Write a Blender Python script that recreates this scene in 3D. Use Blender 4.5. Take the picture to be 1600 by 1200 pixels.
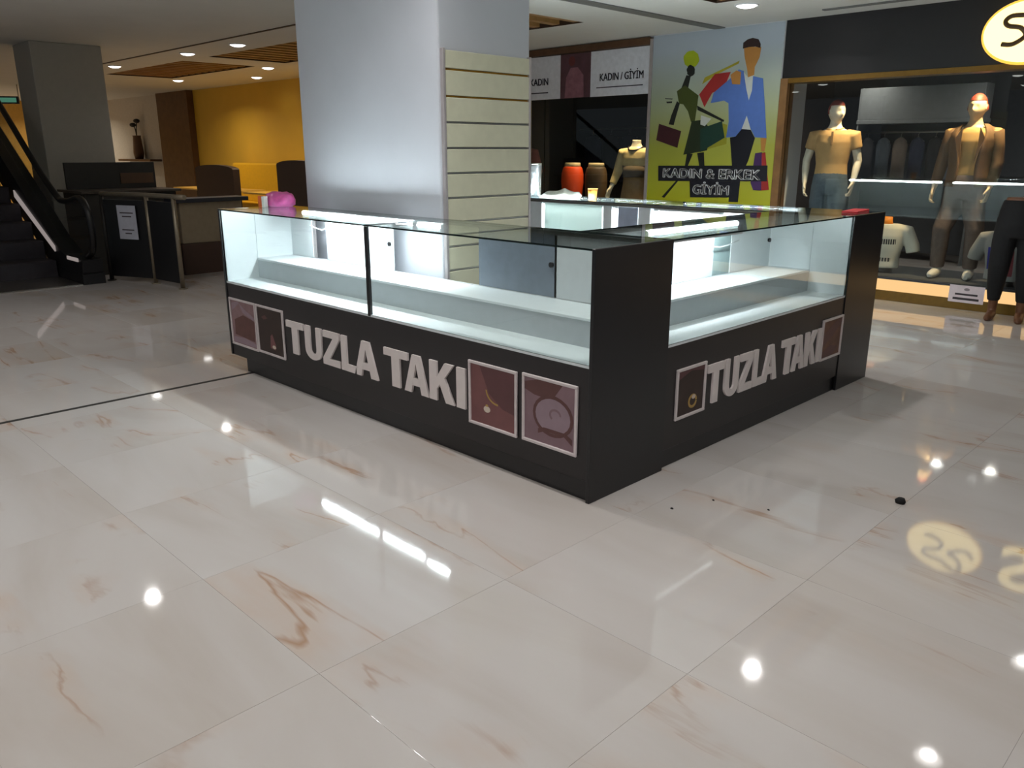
import bpy, bmesh, math, random
from mathutils import Vector, Matrix
random.seed(7)
for o in list(bpy.data.objects): bpy.data.objects.remove(o)
scene = bpy.context.scene
COL = scene.collection
PI = math.pi

# ------------------------------------------------------------------ camera
cam_d = bpy.data.cameras.new('camera'); cam = bpy.data.objects.new('camera', cam_d); COL.objects.link(cam)
cam.location = (2.0454, -2.5086, 1.4761)
cam.rotation_euler = (math.radians(90 - 16.133), 0, math.radians(45.094))
cam_d.sensor_width = 36; cam_d.lens = 36 * 1259.92 / 1600; cam_d.clip_start = .05; cam_d.clip_end = 200
scene.camera = cam

# ------------------------------------------------------------------ world, exposure
world = bpy.data.worlds.new('world'); scene.world = world; world.use_nodes = True
wb = world.node_tree.nodes['Background']; wb.inputs[0].default_value = (.80, .86, .95, 1); wb.inputs[1].default_value = .16
vs = scene.view_settings
vs.view_transform = 'Standard'; vs.look = 'None'; vs.gamma = 1; vs.use_curve_mapping = False; vs.exposure = 0.0
LAMP_W = 10.5          # one hall downlight
CEIL = 2.79

# ------------------------------------------------------------------ materials
MATS = {}
def lin(c): return tuple((x / 12.92 if x <= .04045 else ((x + .055) / 1.055) ** 2.4) for x in c)
def mat(name, rgb, rough=.5, metal=0.0, var=.06, scale=18, bump=0.0, coat=0.0, spec=.5):
    """principled with a little procedural colour variation; rgb in sRGB 0..1"""
    if name in MATS: return MATS[name]
    m = bpy.data.materials.new(name); m.use_nodes = True; nt = m.node_tree; b = nt.nodes['Principled BSDF']
    c = lin(rgb)
    tc = nt.nodes.new('ShaderNodeTexCoord'); n = nt.nodes.new('ShaderNodeTexNoise'); n.inputs['Scale'].default_value = scale; n.inputs['Detail'].default_value = 4
    nt.links.new(tc.outputs['Object'], n.inputs['Vector'])
    r = nt.nodes.new('ShaderNodeValToRGB')
    r.color_ramp.elements[0].position = .3; r.color_ramp.elements[1].position = .7
    r.color_ramp.elements[0].color = tuple(x * (1 - var) for x in c) + (1,); r.color_ramp.elements[1].color = tuple(min(1, x * (1 + var)) for x in c) + (1,)
    nt.links.new(n.outputs['Fac'], r.inputs['Fac']); nt.links.new(r.outputs['Color'], b.inputs['Base Color'])
    b.inputs['Roughness'].default_value = rough; b.inputs['Metallic'].default_value = metal; b.inputs['Coat Weight'].default_value = coat
    b.inputs['Specular IOR Level'].default_value = spec
    if bump:
        bp = nt.nodes.new('ShaderNodeBump'); bp.inputs['Strength'].default_value = bump; bp.inputs['Distance'].default_value = .01
        nt.links.new(n.outputs['Fac'], bp.inputs['Height']); nt.links.new(bp.outputs['Normal'], b.inputs['Normal'])
    MATS[name] = m; return m
def emit(name, rgb, strength):
    if name in MATS: return MATS[name]
    m = bpy.data.materials.new(name); m.use_nodes = True; nt = m.node_tree; nt.nodes.clear()
    e = nt.nodes.new('ShaderNodeEmission'); o = nt.nodes.new('ShaderNodeOutputMaterial')
    e.inputs[0].default_value = (*rgb, 1); e.inputs[1].default_value = strength; nt.links.new(e.outputs[0], o.inputs[0])
    MATS[name] = m; return m
def glass(name, tint, gloss=.9):
    """thin pane: see-through with a Schlick reflection on each face"""
    if name in MATS: return MATS[name]
    m = bpy.data.materials.new(name); m.use_nodes = True; nt = m.node_tree; nt.nodes.clear()
    o = nt.nodes.new('ShaderNodeOutputMaterial'); mx = nt.nodes.new('ShaderNodeMixShader'); t = nt.nodes.new('ShaderNodeBsdfTransparent'); g = nt.nodes.new('ShaderNodeBsdfGlossy')
    t.inputs[0].default_value = (*tint, 1); g.inputs['Roughness'].default_value = .01; g.inputs[0].default_value = (.95, 1, .98, 1)
    lw = nt.nodes.new('ShaderNodeLayerWeight'); lw.inputs[0].default_value = .5
    p = nt.nodes.new('ShaderNodeMath'); p.operation = 'POWER'; p.inputs[1].default_value = 5
    ma = nt.nodes.new('ShaderNodeMath'); ma.operation = 'MULTIPLY_ADD'; ma.inputs[1].default_value = gloss; ma.inputs[2].default_value = .035
    nt.links.new(lw.outputs['Facing'], p.inputs[0]); nt.links.new(p.outputs[0], ma.inputs[0]); nt.links.new(ma.outputs[0], mx.inputs[0])
    nt.links.new(t.outputs[0], mx.inputs[1]); nt.links.new(g.outputs[0], mx.inputs[2]); nt.links.new(mx.outputs[0], o.inputs[0])
    MATS[name] = m; return m
def frosted(name, rgb):
    if name in MATS: return MATS[name]
    m = bpy.data.materials.new(name); m.use_nodes = True; nt = m.node_tree; nt.nodes.clear()
    o = nt.nodes.new('ShaderNodeOutputMaterial'); mx = nt.nodes.new('ShaderNodeMixShader'); d = nt.nodes.new('ShaderNodeBsdfDiffuse'); t = nt.nodes.new('ShaderNodeBsdfTranslucent')
    c = (*lin(rgb), 1); d.inputs[0].default_value = c; t.inputs[0].default_value = c; mx.inputs[0].default_value = .55
    nt.links.new(d.outputs[0], mx.inputs[1]); nt.links.new(t.outputs[0], mx.inputs[2]); nt.links.new(mx.outputs[0], o.inputs[0])
    MATS[name] = m; return m
def marble(name):
    m = bpy.data.materials.new(name); m.use_nodes = True; nt = m.node_tree; b = nt.nodes['Principled BSDF']; N = nt.nodes.new; Lk = nt.links.new
    geo = N('ShaderNodeNewGeometry'); oi = N('ShaderNodeObjectInfo')
    off = N('ShaderNodeMath'); off.operation = 'MULTIPLY'; off.inputs[1].default_value = 37.0; Lk(oi.outputs['Random'], off.inputs[0])
    cx = N('ShaderNodeCombineXYZ'); Lk(off.outputs[0], cx.inputs[0]); Lk(off.outputs[0], cx.inputs[1]); Lk(off.outputs[0], cx.inputs[2])
    add = N('ShaderNodeVectorMath'); add.operation = 'ADD'; Lk(geo.outputs['Position'], add.inputs[0]); Lk(cx.outputs[0], add.inputs[1])
    mp = N('ShaderNodeMapping'); mp.inputs['Scale'].default_value = (.40, 1.5, 1); mp.inputs['Rotation'].default_value = (0, 0, .18); Lk(add.outputs[0], mp.inputs['Vector'])
    n1 = N('ShaderNodeTexNoise'); n1.inputs['Scale'].default_value = 1.3; n1.inputs['Detail'].default_value = 6; n1.inputs['Distortion'].default_value = .8; Lk(mp.outputs[0], n1.inputs['Vector'])
    r1 = N('ShaderNodeValToRGB'); e = r1.color_ramp.elements
    e[0].position = .30; e[0].color = (*lin((.735, .700, .672)), 1); e[1].position = .72; e[1].color = (*lin((.79, .77, .76)), 1)
    x = e.new(.5); x.color = (*lin((.77, .745, .73)), 1); Lk(n1.outputs['Fac'], r1.inputs['Fac'])
    # thin tan veins: narrow band around the middle of a distorted noise, present only here and there
    n2 = N('ShaderNodeTexNoise'); n2.inputs['Scale'].default_value = .95; n2.inputs['Detail'].default_value = 6; n2.inputs['Distortion'].default_value = .7; Lk(mp.outputs[0], n2.inputs['Vector'])
    s = N('ShaderNodeMath'); s.operation = 'SUBTRACT'; s.inputs[1].default_value = .5; Lk(n2.outputs['Fac'], s.inputs[0])
    a = N('ShaderNodeMath'); a.operation = 'ABSOLUTE'; Lk(s.outputs[0], a.inputs[0])
    mr = N('ShaderNodeMapRange'); mr.inputs['From Min'].default_value = 0; mr.inputs['From Max'].default_value = .009; mr.inputs['To Min'].default_value = 1; mr.inputs['To Max'].default_value = 0; Lk(a.outputs[0], mr.inputs['Value'])
    n3 = N('ShaderNodeTexNoise'); n3.inputs['Scale'].default_value = 2.3; n3.inputs['Detail'].default_value = 3; Lk(add.outputs[0], n3.inputs['Vector'])
    mr3 = N('ShaderNodeMapRange'); mr3.inputs['From Min'].default_value = .48; mr3.inputs['From Max'].default_value = .68; Lk(n3.outputs['Fac'], mr3.inputs['Value'])
    mul = N('ShaderNodeMath'); mul.operation = 'MULTIPLY'; Lk(mr.outputs[0], mul.inputs[0]); Lk(mr3.outputs[0], mul.inputs[1])
    mul2 = N('ShaderNodeMath'); mul2.operation = 'MULTIPLY'; mul2.inputs[1].default_value = .85; Lk(mul.outputs[0], mul2.inputs[0])
    mixc = N('ShaderNodeMixRGB'); Lk(mul2.outputs[0], mixc.inputs[0]); Lk(r1.outputs['Color'], mixc.inputs[1]); mixc.inputs[2].default_value = (*lin((.60, .47, .38)), 1)
    # wide faint tan cloud
    mr4 = N('ShaderNodeMapRange'); mr4.inputs['From Min'].default_value = 0; mr4.inputs['From Max'].default_value = .06; mr4.inputs['To Min'].default_value = .34; mr4.inputs['To Max'].default_value = 0; Lk(a.outputs[0], mr4.inputs['Value'])
    mul4 = N('ShaderNodeMath'); mul4.operation = 'MULTIPLY'; Lk(mr4.outputs[0], mul4.inputs[0]); Lk(mr3.outputs[0], mul4.inputs[1])
    mix2 = N('ShaderNodeMixRGB'); Lk(mul4.outputs[0], mix2.inputs[0]); Lk(mixc.outputs[0], mix2.inputs[1]); mix2.inputs[2].default_value = (*lin((.76, .61, .48)), 1)
    Lk(mix2.outputs[0], b.inputs['Base Color'])
    b.inputs['Roughness'].default_value = .045; b.inputs['Specular IOR Level'].default_value = .5; b.inputs['IOR'].default_value = 1.52
    MATS[name] = m; return m

# ------------------------------------------------------------------ mesh helpers
class MB:
    """collects shapes into one mesh; build() links ONE object"""
    def __init__(s): s.bm = bmesh.new()
    def box(s, x0, x1, y0, y1, z0, z1, mi=0, bev=0, seg=2):
        r = bmesh.ops.create_cube(s.bm, size=1); vs = r['verts']
        for v in vs: v.co = Vector((x0 + (v.co.x + .5) * (x1 - x0), y0 + (v.co.y + .5) * (y1 - y0), z0 + (v.co.z + .5) * (z1 - z0)))
        fs = list({f for v in vs for f in v.link_faces})
        for f in fs: f.material_index = mi
        if bev:
            es = list({e for v in vs for e in v.link_edges})
            bmesh.ops.bevel(s.bm, geom=es, offset=bev, segments=seg, affect='EDGES', profile=.5, clamp_overlap=True)
        return s
    def quad(s, pts, mi=0):
        f = s.bm.faces.new([s.bm.verts.new(p) for p in pts]); f.material_index = mi; return s
    def loft(s, rings, n=20, cap=True, mi=0, power=2.0):
        """rings: (cx,cy,cz,rx,ry) horizontal ellipses"""
        prev = None; allr = []
        for (cx, cy, cz, rx, ry) in rings:
            ring = []
            for i in range(n):
                t = 2 * PI * i / n; c, q = math.cos(t), math.sin(t)
                if power != 2.0:
                    c = math.copysign(abs(c) ** (2 / power), c); q = math.copysign(abs(q) ** (2 / power), q)
                ring.append(s.bm.verts.new((cx + rx * c, cy + ry * q, cz)))
            allr.append(ring)
        for a, b in zip(allr, allr[1:]):
            for i in range(n):
                f = s.bm.faces.new((a[i], a[(i + 1) % n], b[(i + 1) % n], b[i])); f.material_index = mi; f.smooth = True
        if cap:
            f = s.bm.faces.new(list(reversed(allr[0]))); f.material_index = mi
            f = s.bm.faces.new(allr[-1]); f.material_index = mi
        return s
    def tube(s, pts, radii, n=12, mi=0, cap=True, flat=None):
        """tube along a path; flat scales the second axis (for palms, straps)"""
        pts = [Vector(p) for p in pts]
        if not hasattr(radii, '__len__'): radii = [radii] * len(pts)
        up = None; rings = []
        for i, p in enumerate(pts):
            d = (pts[min(i + 1, len(pts) - 1)] - pts[max(i - 1, 0)]).normalized()
            if up is None:
                up = Vector((0, 0, 1)) if abs(d.z) < .9 else Vector((0, 1, 0))
            x = d.cross(up).normalized(); y = x.cross(d).normalized(); up = y
            k = flat if flat else 1
            rings.append([s.bm.verts.new(p + radii[i] * (math.cos(2 * PI * j / n) * x + k * math.sin(2 * PI * j / n) * y)) for j in range(n)])
        for a, b in zip(rings, rings[1:]):
            for j in range(n):
                f = s.bm.faces.new((a[j], a[(j + 1) % n], b[(j + 1) % n], b[j])); f.material_index = mi; f.smooth = True
        if cap:
            s.bm.faces.new(list(reversed(rings[0]))).material_index = mi; s.bm.faces.new(rings[-1]).material_index = mi
        return s
    def prism(s, poly, y0, y1, mi=0, axis='y'):
        """polygon (a,b) in XZ extruded in Y (axis 'y'), or in XY extruded in Z (axis 'z')"""
        f3 = (lambda a, b, c: (a, c, b)) if axis == 'y' else (lambda a, b, c: (a, b, c))
        A = [s.bm.verts.new(f3(a, b, y0)) for a, b in poly]; Bv = [s.bm.verts.new(f3(a, b, y1)) for a, b in poly]
        fs = [s.bm.faces.new(A), s.bm.faces.new(list(reversed(Bv)))]
        n = len(poly)
        for i in range(n): fs.append(s.bm.faces.new((A[(i + 1) % n], A[i], Bv[i], Bv[(i + 1) % n])))
        for f in fs: f.material_index = mi
        return s
    def sphere(s, c, r, sx=1, sy=1, sz=1, seg=16, mi=0):
        q = bmesh.ops.create_uvsphere(s.bm, u_segments=seg, v_segments=max(6, seg // 2), radius=r)
        for v in q['verts']: v.co = Vector((c[0] + v.co.x * sx, c[1] + v.co.y * sy, c[2] + v.co.z * sz))
        for f in {f for v in q['verts'] for f in v.link_faces}: f.smooth = True; f.material_index = mi
        return s
    def mesh(s, name, mats):
        bmesh.ops.recalc_face_normals(s.bm, faces=s.bm.faces[:])
        me = bpy.data.meshes.new(name); s.bm.to_mesh(me); s.bm.free()
        for m in (mats if isinstance(mats, (list, tuple)) else [mats]): me.materials.append(m)
        return me
    def build(s, name, mats, parent=None, loc=None, rotz=None):
        return place(name, s.mesh(name, mats), parent, loc, rotz)
def place(name, me, parent=None, loc=None, rotz=None):
    o = bpy.data.objects.new(name, me); COL.objects.link(o)
    if parent: o.parent = parent
    if loc: o.location = loc
    if rotz: o.rotation_euler.z = rotz
    return o
def thing(name, label, cat, loc=(0, 0, 0), rotz=0, group=None):
    o = bpy.data.objects.new(name, None); COL.objects.link(o); o.location = loc; o.rotation_euler.z = rotz; o.empty_display_size = .1
    o['label'] = label; o['category'] = cat
    if group: o['group'] = group
    return o
def tag(o, label, cat, group=None):
    o['label'] = label; o['category'] = cat
    if group: o['group'] = group
    return o
def struct(o, label, cat=None):
    o['kind'] = 'structure'; o['label'] = label
    if cat: o['category'] = cat
    return o
def remeshed(mb, voxel, smooth=6):
    """fuse the collected shapes into one continuous smooth surface"""
    me = bpy.data.meshes.new('tmp'); bmesh.ops.recalc_face_normals(mb.bm, faces=mb.bm.faces[:]); mb.bm.to_mesh(me); mb.bm.free()
    o = bpy.data.objects.new('tmp', me); COL.objects.link(o)
    r = o.modifiers.new('r', 'REMESH'); r.mode = 'VOXEL'; r.voxel_size = voxel
    s = o.modifiers.new('s', 'SMOOTH'); s.iterations = smooth; s.factor = .5
    dg = bpy.context.evaluated_depsgraph_get(); out = bpy.data.meshes.new_from_object(o.evaluated_get(dg))
    bpy.data.objects.remove(o); bpy.data.meshes.remove(me)
    for p in out.polygons: p.use_smooth = True
    return out
def with_mat(me, m):
    me.materials.clear(); me.materials.append(m); return me
def glyph(text, size, depth, bold=0.0, sx=1.0, align='LEFT'):
    """flat lettering as a mesh standing in XZ, front towards -Y, baseline at z=0"""
    c = bpy.data.curves.new('txt', 'FONT'); c.body = text; c.size = size; c.extrude = depth / 2; c.align_x = align; c.resolution_u = 4
    o = bpy.data.objects.new('txt', c); COL.objects.link(o); dg = bpy.context.evaluated_depsgraph_get()
    me = bpy.data.meshes.new_from_object(o.evaluated_get(dg)); bpy.data.objects.remove(o); bpy.data.curves.remove(c)
    if bold:                                   # thicken the strokes with side-shifted copies fused into the same mesh
        bm = bmesh.new()
        for dx, dy in ((-bold, 0), (bold, 0), (0, -bold * .6), (0, bold * .6)):
            k = len(bm.verts); bm.from_mesh(me); bm.verts.ensure_lookup_table()
            for v in bm.verts[k:]: v.co.x += dx; v.co.y += dy; v.co.z *= 1 + .02 * (k > 0)
        bm.to_mesh(me); bm.free()
    me.transform(Matrix.Diagonal((sx, 1, 1, 1))); me.transform(Matrix.Rotation(PI / 2, 4, 'X'))
    return me

# ------------------------------------------------------------------ palette
WHITE = mat('white_laminate', (.90, .93, .94), .35, var=.02)
GREYW = mat('pale_grey_laminate', (.80, .82, .83), .4, var=.03)
BLACK = mat('espresso_panel', (.135, .12, .125), .32, var=.10, scale=5)
BLACK2 = mat('black_panel', (.10, .10, .11), .28, var=.10, scale=6)
STEEL = mat('brushed_steel', (.72, .71, .69), .28, 1.0, .05)
ALU = mat('aluminium_frame', (.80, .77, .77), .35, .6, .04)
GLASS = glass('clear_glass', (.965, .985, .98))
SHOPGLASS = glass('shop_glass', (.90, .93, .93))
GLASSEDGE = mat('glass_edge', (.05, .13, .12), .08, var=.05)
SLATW = mat('slat_oak_lit', (.66, .50, .30), .45, var=.15, scale=9)  # oak lightened in colour in place of warm cove light
WOOD = mat('oak_wood', (.50, .36, .20), .45, var=.18, scale=9)
WOODD = mat('walnut_wood', (.36, .25, .16), .5, var=.2, scale=7)
PLASTER = mat('white_plaster', (.84, .85, .86), .75, var=.02, scale=4)
CEILM = mat('ceiling_paint', (.84, .84, .82), .8, var=.02, scale=3)
DARK = mat('dark_void', (.07, .07, .08), .7, var=.1)
LAMPM = emit('lamp_lens', (1.0, .97, .93), 6)

# ------------------------------------------------------------------ floor
MARBLE = marble('polished_marble'); GROUT = mat('grout', (.66, .63, .60), .7, var=.05)
T = .765; TX = [.965 - T * 13 + T * i for i in range(18)]; TY = [.06 - T * 4 + T * i for i in range(12)]
fx0, fx1, fy0, fy1 = TX[0], TX[-1], TY[0], TY[-1]
BX0, BX1, BY0, BY1 = -26, 9, -9, 14
mb = MB()
mb.quad([(BX0, BY0, 0), (BX1, BY0, 0), (BX1, fy0, 0), (BX0, fy0, 0)]).quad([(BX0, fy1, 0), (BX1, fy1, 0), (BX1, BY1, 0), (BX0, BY1, 0)])
mb.quad([(BX0, fy0, 0), (fx0, fy0, 0), (fx0, fy1, 0), (BX0, fy1, 0)]).quad([(fx1, fy0, 0), (BX1, fy0, 0), (BX1, fy1, 0), (fx1, fy1, 0)])
mb.quad([(fx0, fy0, -.0012), (fx1, fy0, -.0012), (fx1, fy1, -.0012), (fx0, fy1, -.0012)], 1)
floor = struct(mb.build('floor', [MARBLE, GROUT]), 'polished cream marble tile floor of the mall hall')
tile_me = MB().box(-T / 2 + .0004, T / 2 - .0004, -T / 2 + .0004, T / 2 - .0004, -.012, 0, bev=.0003, seg=1).mesh('tile', MARBLE)
for i in range(len(TX) - 1):
    for j in range(len(TY) - 1):
        place('tile', tile_me, floor, ((TX[i] + TX[i + 1]) / 2, (TY[j] + TY[j + 1]) / 2, 0))
o = MB().box(-3.052, -3.020, -4.5, .03, -.001, .0018).build('expansion_joint', mat('black_rubber', (.12, .11, .10), .6), floor); o['label'] = 'black expansion joint strip across the tiles'

# ------------------------------------------------------------------ ceiling with wood coffers
COF = [(-14.0, -10.8, 3.22, 4.42), (-10.0, -6.6, 3.26, 4.5), (-6.0, -4.02, 2.7, 4.62), (-2.4, -.5, 3.4, 4.6)]
mb = MB(); xs = sorted({BX0, 7.0, *[c[0] for c in COF], *[c[1] for c in COF]}); ys = sorted({-7.0, 6.05, *[c[2] for c in COF], *[c[3] for c in COF]})
for a, b in zip(xs, xs[1:]):
    for c, d in zip(ys, ys[1:]):
        m = ((a + b) / 2, (c + d) / 2)
        if any(q[0] < m[0] < q[1] and q[2] < m[1] < q[3] for q in COF): continue
        mb.quad([(a, c, CEIL), (a, d, CEIL), (b, d, CEIL), (b, c, CEIL)])
ceiling = struct(mb.build('ceiling', CEILM), 'flat pale ceiling with recessed wooden slat coffers')
for k, (a, b, c, d) in enumerate(COF):
    m = MB(); h = .22; Zt = CEIL + h; w = .03
    m.box(a - w, a, c - w, d + w, CEIL + .001, Zt).box(b, b + w, c - w, d + w, CEIL + .001, Zt).box(a, b, c - w, c, CEIL + .001, Zt).box(a, b, d, d + w, CEIL + .001, Zt).box(a - w, b + w, c - w, d + w, Zt, Zt + .02)
    cof = m.build('coffer', mat('coffer_brown', (.24, .16, .10), .6), ceiling); cof['label'] = 'brown wooden recess of the ceiling coffer'
    n = int((b - a) / .25); sm = MB().box(-.05, .05, c + .005, d - .005, CEIL + .015, CEIL + .06).mesh('slat', SLATW)
    for i in range(n): place('slat', sm, cof, (a + .1 + i * (b - a - .2) / (n - 1), 0, 0))
o = MB().box(-16, -5.5, 2.49, 2.525, CEIL - .008, CEIL - .001).build('ceiling_joint', mat('joint_brown', (.30, .25, .21), .7), ceiling)
o = MB().box(-3.27, -3.13, 3.2, 5.98, CEIL - .012, CEIL - .001).build('air_diffuser', mat('diffuser_grey', (.42, .42, .41), .6), ceiling); o['label'] = 'long grey linear air diffuser in the ceiling'
o = MB().box(-1.85, 1.2, 5.60, 5.66, CEIL - .012, CEIL - .001).build('air_diffuser', MATS['diffuser_grey'], ceiling)

# ------------------------------------------------------------------ downlights
ring_bm = MB()
for i in range(24):
    t0, t1 = 2 * PI * i / 24, 2 * PI * (i + 1) / 24
    P = lambda t, r, z: (r * math.cos(t), r * math.sin(t), z)
    for (r0, z0), (r1, z1) in (((.112, 0), (.106, -.012)), ((.106, -.012), (.096, -.010)), ((.096, -.010), (.094, 0))):
        ring_bm.quad([P(t0, r0, z0), P(t1, r0, z0), P(t1, r1, z1), P(t0, r1, z1)])
ring_me = ring_bm.mesh('trim_ring', PLASTER)
lens_me = MB().loft([(0, 0, -.0015, .094, .094), (0, 0, -.012, .088, .088), (0, 0, -.022, .070, .070), (0, 0, -.029, .040, .040), (0, 0, -.031, .012, .012)], n=24).mesh('lens', LAMPM)
def downlight(x, y, label, power=LAMP_W, col=(1, .975, .95), z=CEIL, group='round ceiling downlights', spread=150):
    t = thing('ceiling_downlight', label, 'ceiling light', (x, y, z), 0, group)
    place('trim_ring', ring_me, t); place('lens', lens_me, t)
    d = bpy.data.lights.new('downlight_beam', 'AREA'); d.shape = 'DISK'; d.size = .10; d.energy = power; d.color = col; d.spread = math.radians(spread)
    l = bpy.data.objects.new('downlight_beam', d); COL.objects.link(l); l.parent = t; l.location = (0, 0, -.034)
    return t
W = LAMP_W; WARM = (1, .80, .52)
downlight(-12.34, 2.78, 'leftmost downlight of the front row, beside the far grey column', W * .5)
downlight(-9.78, 2.85, 'middle downlight of the front row between the two wooden ceiling coffers', W * .5)
downlight(-8.36, 2.88, 'rightmost downlight of the front row, just before the coffer by the column', W * .5)
downlight(-14.31, 4.66, 'downlight behind the left wooden coffer, above the brown wall', W * 2.2, WARM)
downlight(-10.83, 4.66, 'downlight behind the coffers, in front of the yellow wall', W * 3.2, WARM)
downlight(-12.6, 5.40, 'small warm downlight close to the top of the yellow wall', W * .12, WARM)
downlight(-2.24, 4.87, 'bright downlight in front of the painted shopping mural', W * 1.0)
downlight(-.70, 3.11, 'hall downlight above the rear right corner of the kiosk', W * 1.35)
downlight(.72, 3.10, 'hall downlight above the walkway, mirrored near the bottom right of the floor', W * .1)
downlight(.90, 4.88, 'hall downlight before the logo, mirrored at the right edge of the floor', W * .1)
downlight(-5.47, -.03, 'lone hall downlight above the floor left of the kiosk', W * .9)
for x, y in ((-1.3, -.1), (.3, -.1), (1.5, -.3), (-7.3, -3.9), (-5.9, -2.3), (-3.7, -5.4), (-3.0, -5.4), (-2.5, -2.8), (-.8, -2.8), (.9, -2.8), (2.6, -2.8)):  # some mirrored in the shop glass, the rest added for foreground light
    downlight(x, y, 'unseen hall downlight overhead, lighting the open marble foreground', W * .93)

downlight(-22.3, 4.5, 'added warm downlight out of view, brightening the off-white wall', W * 3, (1, .88, .7))  # extra lamp out of view, added to brighten the white wall

# ------------------------------------------------------------------ main column with slatwall
CX0, CX1, CY0, CY1 = -3.17, -1.68, .62, 1.36
col = tag(MB().box(CX0, CX1, CY0, CY1, 0, CEIL, bev=.012).build('column', mat('column_paint', (.78, .79, .82), .55, var=.025, scale=3)), 'massive pale grey square column standing inside the kiosk', 'column')
sw = thing('slatwall_panel', 'cream slatwall display panel fixed on the right face of the column', 'slatwall', (CX1, (CY0 + CY1) / 2, 0))
hw = (CY1 - CY0) / 2 - .02
CREAM = mat('slatwall_cream', (.83, .82, .72), .45, var=.03)
MB().box(.0005, .008, -hw, hw, .15, 2.02).build('backing', mat('slot_shadow', (.30, .27, .22), .5), sw)
zs = [2.02, 1.92] + [1.775 - .142 * i for i in range(12)]
for k, (a, b) in enumerate(zip(zs, zs[1:])):
    MB().box(.008, .024, -hw, hw, b + .006, a - .006 if k else a, bev=.003, seg=1).build('slat', CREAM, sw)
    m = MB().box(.0085, .013, -hw + .005, hw - .005, b - .004, b + .004).build('slot_rail', mat('brass_rail', (.80, .58, .22), .3, .9) if k < 2 else STEEL, sw)
for s in (-1, 1): MB().box(.0005, .028, s * hw - .01, s * hw + .01, .14, 2.03, bev=.003, seg=1).build('edge_trim', ALU, sw)
# far column
tag(MB().box(-10.5, -9.8, .85, 1.70, 0, CEIL, bev=.01).build('column', mat('far_column_paint', (.66, .65, .61), .6, var=.03)), 'dim grey column behind the escalator', 'column')

# ------------------------------------------------------------------ hall walls
YELLOW = mat('ochre_wall_paint', (.86, .71, .26), .6, var=.04, scale=2)
struct(MB().box(-16.8, -6.3, 6.05, 6.2, 0, CEIL).build('wall_back', YELLOW), 'ochre yellow back wall of the food court')
struct(MB().box(-18.5, -16.8, 5.9, 6.2, 0, CEIL).build('wall_back_brown', WOODD), 'brown wood clad pier beside the yellow wall')
struct(MB().box(-26, -18.5, 6.05, 6.2, 0, CEIL).build('wall_back_white', mat('offwhite_paint', (.78, .76, .72), .7)), 'off-white wall at the far left behind the dark stand')
struct(MB().box(-24.2, -24, -9, 6.05, 0, CEIL).build('wall_left', mat('amber_wall', (.80, .62, .28), .6)), 'amber far wall glimpsed behind the escalator')

# ------------------------------------------------------------------ kiosk counters
H, ZW, ZB, D = 1.10, .615, .097, .545
LED = emit('led_tube', (.88, .965, 1.0), 150)
LEDOFF = mat('led_tube_off', (.92, .94, .95), .3)
def led(parent, x0, x1, y, z, shield=False):
    y1 = y
    if shield: MB().box(x0, x1, y - .034, y - .031, z - .058, z - .006).build('led_shield', ALU, parent)  # added strip that keeps the tube's streak out of the floor reflection
    MB().tube([(x0, y, z), (x1, y1, z)], .012, n=10).build('led_tube', LED, parent)
    m = MB()
    for x, yy in ((x0, y), (x1, y1)): m.tube([(x - .018, yy, z), (x + .018, yy, z)], .015, n=10)
    m.box(x0, x1, y + .0125, y + .020, z - .010, z + .0175) if y == y1 else None
    m.box(x0, x1, y + .006, y + .020, z + .0128, z + .0178)  # back and top boards shaped to keep tube light off the column
    m.build('led_holder_shield', WHITE, parent)
def pane(m, x0, x1, y0, y1, z0, z1, thin):
    """box with glass on its two broad faces and dark green edges; thin = axis of thickness"""
    before = set(m.bm.faces); m.box(x0, x1, y0, y1, z0, z1)
    for f in m.bm.faces:
        if f in before: continue
        f.normal_update(); f.material_index = 0 if abs(f.normal[thin]) > .9 else 1
    return m
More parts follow.
